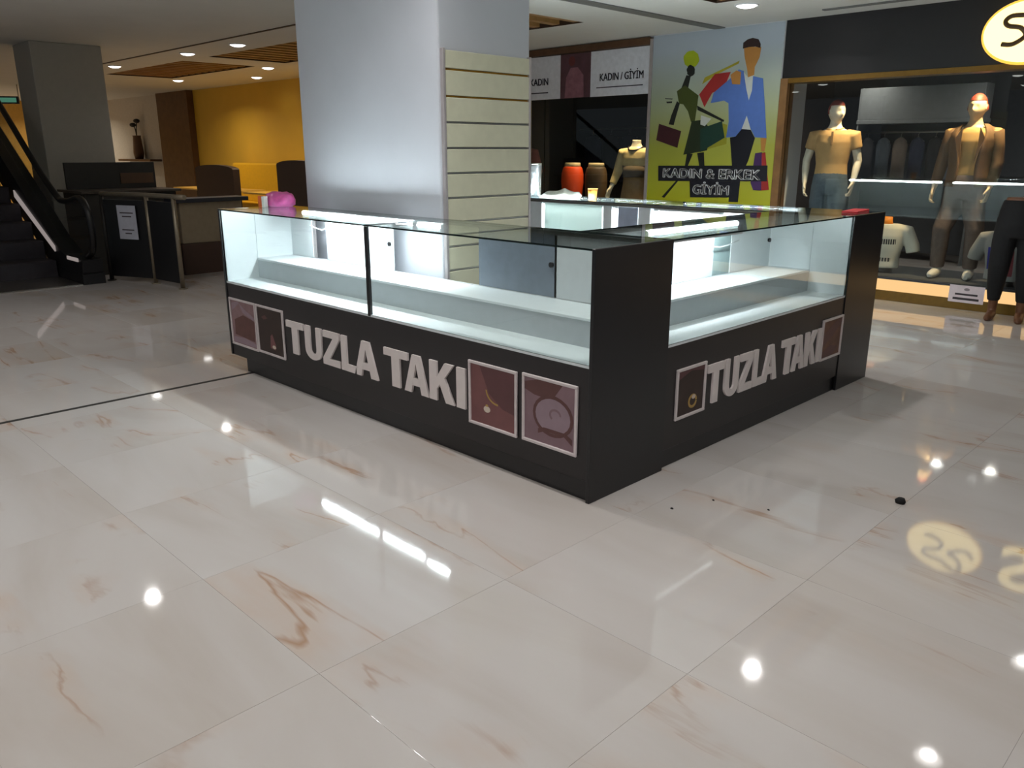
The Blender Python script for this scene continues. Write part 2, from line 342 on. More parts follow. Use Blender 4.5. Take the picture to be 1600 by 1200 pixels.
def counter(name, label, origin, rotz, L, ends, splits, backs, leds, body=BLACK, plinth_in=(.0, .0), dep=D):
    """local x along the customer side, y into the depth, z up. ends=(left,right): 'black' full panels or None"""
    t = thing(name, label, 'counter', origin, rotz, 'kiosk display counters')
    w = .02; x0 = w if ends[0] else 0; x1 = L - w if ends[1] else L
    for e, a, b in ((ends[0], 0, w), (ends[1], L - w, L)):
        if e == 'black': MB().box(a, b, 0, dep, 0, H, bev=.0015, seg=1).build('end_panel', BLACK2, t)
        elif e == 'thin': MB().box(a, b, 0, dep, ZB, H - .009, bev=.0015, seg=1).build('end_panel', BLACK2, t)
    MB().box(x0, x1, .006, .024, ZB, ZW - .012, bev=.001, seg=1).build('front_panel', body, t)
    MB().box(x0 + plinth_in[0], x1 - plinth_in[1], .022, .045, 0, ZB + .02).box(x0 + plinth_in[0], x0 + plinth_in[0] + .02, .045, dep - .03, 0, ZB).build('plinth', BLACK2, t)
    MB().box(x0, x1, .006, dep - .02, ZW - .012, ZW).build('display_deck', WHITE, t)
    MB().box(x0 + .002, x1 - .002, .25, dep - .022, ZW, .738).build('step_front', mat('step_shaded_grey', (.72, .745, .76), .45, var=.03), t)  # step face greyed in its colour for the shade it lies in
    MB().box(x0 + .002, x1 - .002, .246, dep - .022, .738, .752, bev=.002, seg=1).build('step_top', WHITE, t)
    # white liners on the inside of the ends, in two boards
    for a, b, c, d in ((x0, x0 + .006, x0, x0 + .010), (x1 - .006, x1, x1 - .010, x1)):
        MB().box(a, b, .014, .25, ZW, H - .012).build('side_liner', WHITE, t)
        MB().box(c, d, .25, dep - .02, .752, H - .012).build('side_liner', WHITE, t)
    MB().box(x0, x1, dep - .018, dep, ZB, .752).build('back_board', GREYW, t)
    MB().box(x0, x1, dep - .022, dep, H - .028, H - .009, bev=.001, seg=1).build('top_rail', mat('rail_grey', (.40, .39, .37), .4, .5), t)
    for (a, b, m, nm) in backs:
        dy = .0 if m in (WHITE,) else .006
        p = MB().box(a, b, dep - .020 + dy, dep - .014 + dy, .754, H - .03).build(nm, m, t)
        if nm == 'sliding_door':
            MB().tube([(b - .03, dep - .021 + dy, .92), (b - .03, dep - .034 + dy, .92)], [.012, .014], n=12).build('knob', mat('dark_knob', (.12, .12, .13), .3, .6), p)
    xs = [x0] + splits + [x1]
    for a, b in zip(xs, xs[1:]):
        ga = a + (.012 if a in splits else 0); gb = b - (.012 if b in splits else 0)
        pane(MB(), ga, gb, .006, .012, ZW, H - .009, 1).build('front_glass', [GLASS, GLASSEDGE], t)
        pane(MB(), a + .001 if a != x0 else 0 if ends[0] == 'thin' else x0, b - .001 if b != x1 else x1, .002, dep - .001, H - .008, H, 2).build('top_glass', [GLASS, GLASSEDGE], t)
    for s in splits: MB().box(s - .013, s + .013, .004, .022, ZW - .01, H - .009, bev=.002, seg=1).build('mullion', BLACK2, t)
    for l in leds: led(t, *l)
    return t

# letters: bold condensed capitals as polygons in a unit cell
LET = {
 'T': [[(0, 1), (0, .8), (.33, .8), (.33, 0), (.67, 0), (.67, .8), (1, .8), (1, 1)]],
 'Z': [[(.04, 1), (.04, .81), (.62, .81), (0, .19), (0, 0), (1, 0), (1, .19), (.40, .19), (.98, .81), (.98, 1)]],
 'L': [[(0, 1), (0, 0), (1, 0), (1, .2), (.36, .2), (.36, 1)]],
 'K': [[(0, 1), (0, 0), (.30, 0), (.30, .30), (.42, .44), (.66, 0), (1, 0), (.62, .62), (.97, 1), (.62, 1), (.30, .60), (.30, 1)]],
 'I': [[(0, 0), (1, 0), (1, 1), (0, 1)]],
 'A': [[(0, 0), (.28, 0), (.345, .23), (.655, .23), (.72, 0), (1, 0), (.66, 1), (.34, 1)]],
}
u = [(0, 1), (0, .32)] + [(.5 - .5 * math.cos(a), .30 - .30 * math.sin(a)) for a in [i * PI / 12 for i in range(1, 12)]] + [(1, .32), (1, 1), (.69, 1), (.69, .34)]
u += [(.5 + .19 * math.cos(a), .32 - .14 * math.sin(a)) for a in [i * PI / 8 for i in range(1, 8)]] + [(.31, .34), (.31, 1)]
LET['U'] = [u]
SIGNM = mat('sign_letter_white', (.92, .88, .87), .45, var=.03)
CELLS = [('T', -2.48, -2.28), ('U', -2.262, -2.08), ('Z', -2.065, -1.885), ('L', -1.868, -1.72), ('A', -1.735, -1.515), ('T', -1.453, -1.245), ('A', -1.275, -1.075), ('K', -1.065, -.872), ('I', -.855, -.790)]
def lettering(t, fn, z0=.252, z1=.458):
    for ch, a, b in CELLS:
        a, b = fn(a), fn(b); me = MB()
        for poly in LET[ch]:
            if ch == 'A':   # with the counter hole: two legs, crossbar, crown
                q = lambda pts: [(a + p[0] * (b - a), z0 + p[1] * (z1 - z0)) for p in pts]
                me.prism(q([(0, 0), (.29, 0), (.5, .78), (.5, 1), (.34, 1)]), -.006, .006); me.prism(q([(.71, 0), (1, 0), (.66, 1), (.5, 1), (.5, .78)]), -.006, .006)
                me.prism(q([(.335, .20), (.665, .20), (.61, .40), (.39, .40)]), -.006, .006)
            else:
                me.prism([(a + p[0] * (b - a), z0 + p[1] * (z1 - z0)) for p in poly], -.006, .006)
        me.build('letter', SIGNM, t)

# front counter (world X -3.284..0, facing -Y)
F0 = -3.284
fc = counter('display_counter', 'long front counter with lit glass case, TUZLA TAKI between two pairs of pictures', (F0, 0, 0), 0, 3.284,
    ('thin', 'black'), [1.70],
    [(.02, .31, WHITE, 'back_panel'), (.31, .345, ALU, 'door_frame'), (.49, 1.245, WHITE, 'sliding_door'), (2.02, 2.60, mat('smoked_door', (.46, .50, .55), .25), 'sliding_door'), (2.585, 3.26, GREYW, 'sliding_door')],
    [(.36, 1.60, .43, 1.072), (1.63, 1.87, .41, 1.072)], plinth_in=(.16, 0))
lettering(fc, lambda x: x - F0)
MB().tube([(.33, .50, .98), (.40, .505, .965), (.47, .507, .955), (.52, .50, .97)], .004, n=8).build('cable', WHITE, fc)
# right counter (world Y .545..2.45, facing +X)
R0 = D; RL = 2.452 - D
rc = counter('display_counter', 'shorter right hand display counter with lit glass case and black front reading TUZLA TAKI', (0, R0, 0), PI / 2, RL,
    (None, None), [],
    [(.02, 1.20, WHITE, 'back_panel'), (1.40, RL - .02, WHITE, 'sliding_door'), (1.19, 1.41, mat('teal_grey_door', (.58, .66, .66), .4), 'back_panel')],
    [(.33, 1.24, .40, 1.072, True)])
k = (2.16 - .90) / (2.48 - .79)
lettering(rc, lambda x: (x + 2.48) * k + .90 - R0, .250, .455)
MB().tube([(1.16, .50, .935), (1.24, .508, .925), (1.32, .505, .93), (1.44, .50, .95)], .004, n=8).build('cable', WHITE, rc)
# back counter (world X 0..-3.28, facing +Y towards the shops)
MINT = frosted('mint_frosted_glass', (.92, .955, .94))
bc = counter('display_counter', 'rear display counter of the kiosk facing the shops, frosted doors towards the column', (0, 2.918, 0), PI, 3.284,
    ('black', 'thin'), [1.66],
    [(2.60, 2.74, WHITE, 'back_panel'), (1.96, 2.56, MINT, 'sliding_door'), (1.87, 1.95, WHITE, 'back_panel'), (1.62, 1.80, mat('bluegrey_panel', (.66, .70, .78), .4), 'back_panel'), (1.51, 1.615, WHITE, 'back_panel'), (2.78, 3.24, GREYW, 'back_panel'), (.02, .35, WHITE, 'back_panel')],
    [(.62, 1.62, .16, 1.072), (1.72, 3.0, .16, 1.072), (.95, 1.48, .41, 1.066), (1.85, 3.0, .41, 1.066)], dep=.465)

MB().box(.03, 3.26, .24, .246, .753, 1.06).build('centre_board', WHITE, bc)

# ------------------------------------------------------------------ framed jewellery pictures on the fronts
def picture(label, x0, x1, z0, z1, plane, bg, motifs):
    """plane 'front': on the -Y face; 'side': on the +X face"""
    w, h = x1 - x0, z1 - z0; fr = .014
    if plane == 'front': t = thing('framed_picture', label, 'picture', ((x0 + x1) / 2, .0055, z0), 0, 'small framed jewellery pictures on the counter fronts')
    else: t = thing('framed_picture', label, 'picture', (-.0055, (x0 + x1) / 2, z0), PI / 2, 'small framed jewellery pictures on the counter fronts')
    m = MB(); a, b = -w / 2, w / 2
    m.box(a, b, -.012, 0, 0, fr, bev=.002, seg=1).box(a, b, -.012, 0, h - fr, h, bev=.002, seg=1).box(a, a + fr, -.012, 0, fr, h - fr, bev=.002, seg=1).box(b - fr, b, -.012, 0, fr, h - fr, bev=.002, seg=1)
    m.build('frame', mat('picture_frame_grey', (.88, .84, .84), .4, .2), t)
    p = MB().box(a + fr, b - fr, -.004, -.001, fr, h - fr).build('print', bg, t)
    for i, (mm, poly) in enumerate(motifs):
        MB().prism([(a + fr + q[0] * (w - 2 * fr), fr + q[1] * (h - 2 * fr)) for q in poly], -.0046 - .0003 * i, -.0038).build('print_motif', mm, p)
def ell(cx, cy, rx, ry, n=22, a0=0, a1=2 * PI): return [(cx + rx * math.cos(a0 + (a1 - a0) * i / n), cy + ry * math.sin(a0 + (a1 - a0) * i / n)) for i in range(n)]
def arc(cx, cy, rx, ry, w, a0, a1, n=16):
    P1 = [(cx + rx * math.cos(a0 + (a1 - a0) * i / n), cy + ry * math.sin(a0 + (a1 - a0) * i / n)) for i in range(n + 1)]
    P2 = [(cx + (rx - w) * math.cos(a0 + (a1 - a0) * i / n), cy + (ry - w) * math.sin(a0 + (a1 - a0) * i / n)) for i in range(n + 1)]
    return P1 + P2[::-1]
ROSE = mat('print_rose', (.50, .32, .32), .5, var=.12, scale=9); ROSED = mat('print_rose_dark', (.40, .25, .26), .5, var=.1, scale=9)
MAUVE = mat('print_mauve', (.55, .44, .47), .5, var=.12, scale=9); MAUVEL = mat('print_mauve_pale', (.62, .53, .57), .5, var=.06); MAUVED = mat('print_mauve_dark', (.40, .26, .25), .5, var=.08)
SEPIA = mat('print_sepia', (.23, .17, .15), .5, var=.15, scale=12); GOLD = mat('print_gold', (.72, .58, .30), .4); PEARL = mat('print_pearl', (.86, .80, .74), .4)
PINKP = mat('print_pinkish', (.58, .46, .47), .5, var=.15, scale=14); PINKD = mat('print_brownish', (.42, .28, .26), .5, var=.12)
RUST = mat('print_rust', (.44, .29, .22), .5, var=.2, scale=16)
picture('leftmost framed picture on the front counter, pinkish with pale blurred shapes', -3.24, -2.875, .180, .508, 'front', PINKP, [(PINKD, [(.1, .2), (.9, .15), (.95, .62), (.5, .7), (.12, .55)]), (MAUVEL, [(.05, .75), (.35, .95), (.5, .75), (.95, .62), (.95, .70), (.55, .85), (.3, .99), (.03, .92)]), (MAUVEL, [(.02, .02), (.98, .02), (.98, .1), (.5, .17), (.05, .14)])])
picture('dark framed picture left of the T on the front counter', -2.868, -2.52, .186, .508, 'front', SEPIA, [(MAUVED, [(.15, .78), (.30, .84), (.40, .78), (.25, .73)]), (ROSE, [(.45, .12), (.65, .1), (.68, .2), (.55, .45), (.48, .4)]), (PEARL, ell(.60, .16, .07, .04))])
picture('dusty rose framed picture of a gold necklace with a pearl drop', -.768, -.438, .194, .512, 'front', ROSE, [(ROSED, [(.2, 1), (1, 1), (1, .3), (.72, .35), (.42, .55)]), (GOLD, arc(.62, .62, .28, .24, .03, PI * 1.02, PI * 1.5)), (PEARL, ell(.37, .27, .075, .055)), (GOLD, ell(.37, .335, .03, .02))])
picture('mauve framed picture of a round wristwatch, nearest the black corner', -.404, -.075, .198, .518, 'front', MAUVE, [(MAUVED, [(.0, .92), (.3, 1), (.75, .99), (.55, .72), (.2, .74), (.0, .8)]), (MAUVED, ell(.57, .47, .40, .33)), (MAUVEL, ell(.57, .47, .345, .275)), (MAUVED, [(.28, .14), (.42, .2), (.80, .2), (.95, .10), (.95, .19), (.82, .26), (.40, .26), (.28, .22)]), (MAUVE, arc(.62, .50, .12, .10, .035, 0, PI * 1.3))])
picture('dark framed picture of a gold ring, left on the right counter', .628, .884, .230, .484, 'side', SEPIA, [(ROSED, [(0, .8), (.5, .95), (1, .88), (1, 1), (0, 1)]), (GOLD, arc(.6, .25, .17, .16, .06, 0, 2 * PI * .98)), (PEARL, ell(.63, .34, .07, .05))])
picture('rust brown framed picture right after the I on the right counter', 2.168, 2.448, .242, .498, 'side', RUST, [(PINKD, [(0, .3), (.5, .5), (1, .85), (1, 1), (.6, .9), (0, .6)]), (MAUVED, [(0, 0), (.6, 0), (.9, .2), (.5, .3), (0, .15)])])

# ------------------------------------------------------------------ things on the kiosk
m = MB(); rr = random.Random(3)
m.loft([(0, 0, 0, .10, .075), (0, 0, .02, .125, .09), (.005, 0, .05, .13, .092), (.0, 0, .075, .115, .08), (-.01, 0, .09, .07, .05), (-.015, 0, .097, .02, .015)], n=28)
for v in m.bm.verts:
    if v.co.z > .004:
        k = 1 + .09 * math.sin(9 * v.co.x * 10 + 4) * math.cos(v.co.z * 90) + rr.uniform(-.04, .04); v.co.x *= k; v.co.y *= k; v.co.z += .010 * math.sin(v.co.x * 55)
        v.co.z = max(v.co.z, .004)
tag(m.build('plastic_bag', mat('pink_plastic', (.86, .38, .66), .3, var=.18, scale=20), loc=(-3.235, .445, 1.1005)), 'crumpled pink plastic bag on the left end of the front counter', 'bag')
t = thing('small_carton', 'orange and white carton beside the pink bag', 'carton', (-3.255, .315, 1.1005), .4)
MB().box(-.018, .012, -.02, .02, 0, .075, bev=.002).build('body', mat('orange_card', (.85, .42, .20), .5), t); MB().box(.012, .035, -.02, .02, 0, .072, bev=.002).build('side_label', mat('white_card', (.85, .86, .83), .5), t)
t = thing('steel_tumbler', 'tall silver tumbler at the left end of the rear counter', 'tumbler', (-2.94, 2.74, 1.1005))
MB().loft([(0, 0, 0, .050, .050), (0, 0, .006, .055, .055), (0, 0, .25, .060, .060), (0, 0, .262, .061, .061)], n=28).build('body', mat('satin_steel', (.75, .77, .78), .3, .85), t)
MB().loft([(0, 0, .262, .062, .062), (0, 0, .272, .060, .060)], n=28).build('rim', STEEL, t)
m = MB(); m.loft([(0, 0, 0, .20, .10), (0, 0, .015, .21, .11), (.02, 0, .04, .16, .09), (.05, 0, .06, .08, .05), (.06, 0, .066, .02, .01)], n=30)
for v in m.bm.verts:
    if v.co.z > .004: v.co.z = max(.004, v.co.z + .012 * math.sin(v.co.x * 40 + v.co.y * 25)); v.co.x *= 1 + .06 * math.sin(v.co.y * 60)
tag(m.build('wrapped_bundle', mat('clear_wrap', (.86, .88, .84), .15, var=.15, scale=25), loc=(-2.55, 2.64, 1.1005)), 'crumpled clear plastic wrap bundle on the rear counter', 'plastic wrap')
t = thing('paper_cup', 'small orange paper cup on the rear counter', 'cup', (-2.17, 2.60, 1.1005))
MB().loft([(0, 0, 0, .030, .030), (0, 0, .085, .040, .040)], n=24).build('body', mat('orange_cup', (.90, .62, .28), .5), t); MB().loft([(0, 0, .083, .042, .042), (0, 0, .089, .042, .042)], n=24).build('rim', mat('cup_rim', (.93, .72, .42), .5), t)
t = thing('amber_bottle', 'brown bottle standing inside the rear counter', 'bottle', (-1.83, 2.56, .7525))
MB().loft([(0, 0, 0, .036, .036), (0, 0, .17, .038, .038), (0, 0, .20, .034, .034), (0, 0, .225, .018, .018)], n=22).build('body', mat('amber_brown', (.55, .33, .20), .25), t)
MB().loft([(0, 0, .225, .022, .022), (0, 0, .255, .022, .022)], n=18).build('cap', mat('tan_cap', (.80, .62, .42), .4), t)
tag(MB().box(-.05, .05, -.14, .14, 0, .014, bev=.004).build('red_booklet', mat('red_card', (.75, .12, .16), .5), loc=(-.12, 2.74, 1.1005), rotz=.15), 'flat red booklet on the black rear corner', 'booklet')
m = MB(); m.loft([(0, 0, 0, .020, .014), (0, 0, .012, .024, .016), (.004, 0, .026, .014, .010)], n=10)
tag(m.build('black_scrap', mat('black_lint', (.04, .04, .04), .8), loc=(.95, .97, .0003)), 'small black scrap lying on the tiles right of the kiosk', 'scrap')
for i, (x, y, r) in enumerate(((.28, .22, .008), (.36, .42, .006), (.58, .50, .006))):
    tag(MB().loft([(0, 0, 0, r, r * .7), (0, 0, .004, r * .7, r * .5)], n=8).build('dark_crumb', MATS['black_lint'], loc=(x, y, .0003)), ['tiny dark crumb nearest the black kiosk corner', 'tiny dark crumb in the middle beside the kiosk corner', 'tiny dark crumb farthest out from the kiosk corner'][i], 'crumb')

# ------------------------------------------------------------------ shop fronts along Y = 6.05
SY = 6.05
GOLDT = mat('gold_trim', (.48, .36, .14), .35, .5, .1)
FASC = mat('charcoal_fascia', (.115, .11, .12), .35, var=.08, scale=4)
# pier with the mural between the shops
struct(MB().box(-4.10, -2.42, 6.0, 6.6, 0, CEIL).build('wall_pier', PLASTER), 'white wall pier between the two clothes shops')
struct(MB().box(-2.42, -2.335, 5.985, 6.14, 0, 2.215, bev=.004).build('trim_1', WOOD), 'brown wooden door post right of the mural')
struct(MB().box(-4.14, -4.10, 5.985, 6.14, 0, 2.76, bev=.003).build('trim_2', ALU), 'thin grey jamb left of the mural')
struct(MB().box(-7.6, -4.14, 5.98, 6.14, 2.70, 2.78, bev=.003).build('trim_3', WOODD), 'brown header strip above the left shop')
def gradmat():
    m = bpy.data.materials.new('mural_ground'); m.use_nodes = True; nt = m.node_tree; b = nt.nodes['Principled BSDF']
    tc = nt.nodes.new('ShaderNodeTexCoord'); sp = nt.nodes.new('ShaderNodeSeparateXYZ'); r = nt.nodes.new('ShaderNodeValToRGB'); mr = nt.nodes.new('ShaderNodeMapRange')
    mr.inputs['From Min'].default_value = 0; mr.inputs['From Max'].default_value = CEIL
    nt.links.new(tc.outputs['Object'], sp.inputs[0]); nt.links.new(sp.outputs['Z'], mr.inputs['Value']); nt.links.new(mr.outputs[0], r.inputs[0]); nt.links.new(r.outputs[0], b.inputs['Base Color'])
    e = r.color_ramp.elements; e[0].position = .30; e[0].color = (*lin((.70, .70, .10)), 1); e[1].position = .93; e[1].color = (*lin((.70, .74, .78)), 1)
    q = e.new(.55); q.color = (*lin((.66, .68, .28)), 1); q = e.new(.75); q.color = (*lin((.66, .70, .60)), 1)
    b.inputs['Roughness'].default_value = .45; return m
mural = thing('wall_mural', 'printed mural of a shopping woman and man with KADIN & ERKEK GİYİM', 'mural', (0, 5.999, 0))
MB().box(-4.095, -2.425, -.006, 0, .02, CEIL - .01).build('printed_panel', gradmat(), mural)
PAL = dict(olive=(.58, .58, .16), lime=(.66, .72, .12), ink=(.10, .12, .10), moss=(.27, .31, .12), darkgreen=(.14, .19, .11), maroon=(.26, .12, .14), teal=(.10, .24, .20), white=(.80, .82, .80), yellow=(.66, .62, .14), red=(.62, .16, .15), skin=(.72, .50, .24), hair=(.20, .13, .12), blue=(.33, .46, .74), black=(.07, .08, .12), violet=(.27, .16, .36))
MURAL=[
('olive','skirt_bag',[(-3.11, 1.78), (-3.03, 1.76), (-3.02, 1.55), (-3.28, 1.49)]),
('lime','hat',[(-3.45, 2.48), (-3.45, 2.46), (-3.47, 2.43), (-3.49, 2.41), (-3.52, 2.4), (-3.55, 2.4), (-3.58, 2.4), (-3.61, 2.42), (-3.64, 2.44), (-3.65, 2.47), (-3.66, 2.5), (-3.66, 2.53), (-3.64, 2.55), (-3.62, 2.57), (-3.59, 2.58), (-3.56, 2.58), (-3.53, 2.58), (-3.5, 2.56), (-3.47, 2.54), (-3.46, 2.51)]),
('ink','head',[(-3.5, 2.36), (-3.5, 2.34), (-3.5, 2.33), (-3.52, 2.31), (-3.53, 2.31), (-3.55, 2.3), (-3.57, 2.31), (-3.58, 2.32), (-3.6, 2.33), (-3.6, 2.35), (-3.61, 2.37), (-3.61, 2.39), (-3.6, 2.4), (-3.59, 2.42), (-3.57, 2.43), (-3.56, 2.43), (-3.54, 2.42), (-3.52, 2.41), (-3.51, 2.4), (-3.5, 2.38)]),
('ink','neck',[(-3.61, 2.32), (-3.55, 2.31), (-3.58, 2.16), (-3.67, 2.18)]),
('moss','dress_top',[(-3.73, 2.15), (-3.62, 2.21), (-3.43, 2.09), (-3.44, 1.97), (-3.46, 1.8), (-3.51, 1.8), (-3.56, 1.92), (-3.63, 2.0), (-3.69, 2.01)]),
('ink','arm',[(-3.72, 2.04), (-3.68, 2.01), (-3.72, 1.88), (-3.75, 1.77), (-3.82, 1.78), (-3.79, 1.88)]),
('darkgreen','dress_skirt',[(-3.5, 1.81), (-3.35, 1.82), (-3.23, 1.7), (-3.27, 1.48), (-3.59, 1.43), (-3.55, 1.59), (-3.52, 1.72)]),
('ink','leg',[(-3.54, 1.45), (-3.46, 1.44), (-3.52, 1.3), (-3.56, 1.3)]),
('ink','leg',[(-3.4, 1.45), (-3.31, 1.46), (-3.29, 1.3), (-3.36, 1.3)]),
('ink','leg',[(-3.67, 1.13), (-3.64, 1.13), (-3.83, 0.92), (-3.87, 0.93)]),
('maroon','shopping_bag',[(-3.96, 1.79), (-3.64, 1.7), (-3.68, 1.51), (-3.99, 1.6)]),
('teal','shopping_bag',[(-3.38, 1.72), (-3.1, 1.8), (-3.05, 1.62), (-3.36, 1.46)]),
('ink','strap',[(-3.44, 1.98), (-3.07, 1.81), (-3.08, 1.79), (-3.43, 1.93)]),
('white','sleeve',[(-3.38, 1.87), (-3.24, 1.83), (-3.32, 1.75), (-3.38, 1.77)]),
('ink','bow',[(-3.89, 2.08), (-3.78, 2.07), (-3.79, 2.06), (-3.89, 2.07)]),
('ink','bow',[(-3.87, 2.04), (-3.79, 2.04), (-3.79, 2.02), (-3.86, 2.02)]),
('yellow','shopping_bag',[(-3.39, 2.21), (-3.36, 2.28), (-3.04, 2.39), (-2.93, 2.43), (-2.94, 2.4), (-3.19, 2.31)]),
('red','shopping_bag',[(-3.42, 2.1), (-3.23, 2.31), (-3.03, 2.32), (-3.1, 2.16), (-3.25, 2.11), (-3.34, 1.96)]),
('skin','face',[(-2.89, 2.57), (-2.68, 2.55), (-2.69, 2.45), (-2.73, 2.37), (-2.77, 2.31), (-2.83, 2.34), (-2.87, 2.46)]),
('skin','neck',[(-2.84, 2.38), (-2.74, 2.37), (-2.74, 2.26), (-2.81, 2.25)]),
('hair','hair',[(-2.9, 2.55), (-2.9, 2.61), (-2.85, 2.64), (-2.79, 2.65), (-2.72, 2.63), (-2.69, 2.58), (-2.69, 2.54), (-2.75, 2.56), (-2.83, 2.56)]),
('white','shirt',[(-2.87, 2.31), (-2.81, 2.25), (-2.74, 2.27), (-2.74, 2.1), (-2.78, 2.01), (-2.84, 2.13)]),
('blue','jacket',[(-2.93, 2.34), (-2.87, 2.32), (-2.82, 2.13), (-2.78, 2.01), (-2.75, 2.11), (-2.75, 2.26), (-2.63, 2.23), (-2.58, 1.94), (-2.53, 1.61), (-2.67, 1.62), (-2.73, 1.71), (-2.79, 1.85), (-2.82, 1.71), (-2.91, 1.63), (-3.03, 1.62), (-3.01, 1.79), (-3.03, 1.99), (-3.09, 2.02), (-3.26, 2.0), (-3.23, 2.11), (-3.03, 2.25)]),
('skin','hand',[(-3.03, 2.29), (-2.96, 2.33), (-2.9, 2.31), (-2.9, 2.18), (-3.0, 2.19)]),
('white','shirt_tail',[(-2.84, 1.71), (-2.79, 1.85), (-2.73, 1.7)]),
('black','trousers',[(-2.98, 1.62), (-2.91, 1.63), (-2.84, 1.71), (-2.73, 1.7), (-2.67, 1.61), (-2.73, 1.37), (-2.81, 1.18), (-2.82, 0.91), (-2.94, 0.91), (-2.93, 1.32)]),
('skin','hand',[(-2.6, 1.61), (-2.53, 1.61), (-2.54, 1.47), (-2.58, 1.47)]),
('violet','shopping_bag',[(-2.65, 1.45), (-2.57, 1.46), (-2.54, 1.05), (-2.64, 1.05), (-2.68, 1.13)]),
('red','shopping_bag',[(-2.57, 1.45), (-2.53, 1.46), (-2.45, 1.06), (-2.54, 1.05)]),
('black','banner',[(-3.94, 1.3), (-2.49, 1.32), (-2.48, 1.15), (-3.93, 1.12)]),
('black','banner',[(-3.48, 1.13), (-2.92, 1.14), (-2.91, 0.96), (-3.46, 0.94)]),
]
for i, (c, nm, poly) in enumerate(MURAL):
    MB().prism(poly, -.0075 - .00012 * i, -.0055).build('printed_' + nm, mat('mural_' + c, PAL[c], .45, var=.04), mural)
MW = mat('mural_lettering', (.86, .87, .88), .5)
place('printed_lettering', with_mat(glyph('KADIN & ERKEK', .152, .004, .007, 1.19), MW), mural, (-3.87, -.014, 1.165))
place('printed_lettering', with_mat(glyph('GİYİM', .150, .004, .007, 1.10), MW), mural, (-3.43, -.014, .985))

# --- right shop
struct(MB().box(-2.42, 5.0, 6.02, 6.20, 2.215, CEIL).build('wall_fascia', FASC), 'black fascia above the right shop window')
struct(MB().box(-2.42, 5.0, 5.995, 6.20, 2.165, 2.215, bev=.003).build('trim_4', mat('bronze_trim', (.50, .37, .12), .35, .4)), 'bronze strip under the black fascia')
struct(MB().box(-2.335, 5.0, 6.0, 6.10, .0, .10, bev=.003).build('trim_5', GOLDT), 'olive gold kick plate under the shop window')
base_m = emit('lit_base_panel', (1.0, .62, .27), 1.0)
struct(MB().box(-2.335, 5.0, 6.012, 6.03, .10, .215).build('trim_6', base_m), 'glowing warm light band under the shop window')
struct(MB().box(-2.335, 5.0, 6.0, 7.0, .215, .235, bev=.003).box(-2.335, 5.0, 6.03, 7.0, .0, .215).build('window_platform', [mat('platform_carpet', (.24, .25, .27), .8), ]), 'raised display platform inside the right shop window')
gl = thing('shop_window', 'large glass shop window in front of the male mannequins', 'window', (0, SY, 0)); gl['kind'] = 'structure'
for a, b in ((-2.335, 1.2), (1.2, 5.0)): pane(MB(), a + .002, b - .002, -.005, .005, .236, 2.164, 1).build('pane', [SHOPGLASS, GLASSEDGE], gl)
SW = mat('shop_wall_grey', (.36, .36, .37), .7)
struct(MB().box(-4.1, 5.0, 11.0, 11.2, 0, 2.6).build('wall_shop_back', SW), 'dim grey back wall inside the right shop')
struct(MB().box(-4.3, -4.1, 6.6, 11.2, 0, 2.6).build('wall_shop_divider', mat('shop_wall_brown', (.40, .33, .27), .7)), 'brown dividing wall between the shops')
struct(MB().box(-8, 5.0, 6.20, 11.2, 2.6, 2.62).build('ceiling_shop', mat('shop_ceiling', (.46, .40, .34), .8)), 'dark brown ceiling inside the shops')
t = thing('shop_cornice_unit', 'pale grey wall unit header above the hanging clothes in the right shop', 'wall unit', (-2.15, 9.3, 0))
PG = mat('unit_grey', (.50, .52, .53), .5)
MB().box(-.78, .78, -.02, .3, 1.88, 2.30, bev=.006).build('header', PG, t); MB().box(-.8, .8, -.03, .32, 1.83, 1.88, bev=.004).build('cornice', PG, t)
MB().box(-.78, .78, .28, .30, .1, 1.83).build('back_panel', mat('unit_back', (.30, .31, .33), .6), t)
for s in (-.79, .77): MB().box(s, s + .02, -.02, .3, 0, 2.30).build('upright', PG, t)
MB().tube([(-.77, .12, 1.72), (.77, .12, 1.72)], .012).build('clothes_rail', STEEL, t)
def garment(x, y, z, col, label, grp, w=.20, h=.62, rot=0):
    g = thing('hanging_garment', label, 'garment', (x, y, z), rot, grp)
    MB().loft([(0, 0, -h, w * .95, .03), (0, 0, -h * .6, w * .9, .045), (0, 0, -.12, w, .05), (0, 0, -.05, w * .75, .04), (0, 0, -.01, w * .25, .03)], n=18).build('cloth', mat('garment_' + col[0], col[1], .8, var=.12), g)
    MB().tube([(-w * .8, 0, -.06), (0, 0, -.0), (w * .8, 0, -.06)], .005, n=6).tube([(0, 0, 0), (0, 0, .035), (.015, 0, .055), (.0, 0, .07)], .003, n=6).build('hanger', STEEL, g)
GC = [('charcoal', (.20, .20, .22)), ('slate', (.26, .30, .34)), ('taupe', (.42, .38, .34)), ('navy', (.12, .14, .24)), ('black', (.10, .10, .11)), ('grey', (.45, .46, .48))]
gl_ = ['charcoal garment hanging leftmost under the pale header', 'slate garment hanging second from left under the pale header', 'taupe garment hanging under the pale header', 'navy garment hanging in the middle under the pale header', 'black garment hanging right of the navy one', 'grey garment hanging near the right end of the rail', 'dark slate garment hanging rightmost on the rail']
for i in range(7): garment(-2.82 + i * .225, 9.42, 1.66, GC[[0, 1, 2, 3, 4, 5, 1][i]], gl_[i], 'garments on the right shop rail', w=.10, h=.55)
for i, (x, y) in enumerate(((-3.2, 8.7), (-2.75, 9.2 - .2), (-1.1, 8.7), (-.5, 8.9), (.6, 8.2))):
    downlight(x, y, ['leftmost shop downlight behind the window', 'second shop downlight behind the window', 'third shop downlight behind the window', 'fourth shop downlight, right above the pale header', 'shop downlight at the far right behind the window'][i], 4, (1, .9, .78), 2.598, 'downlights inside the right shop')
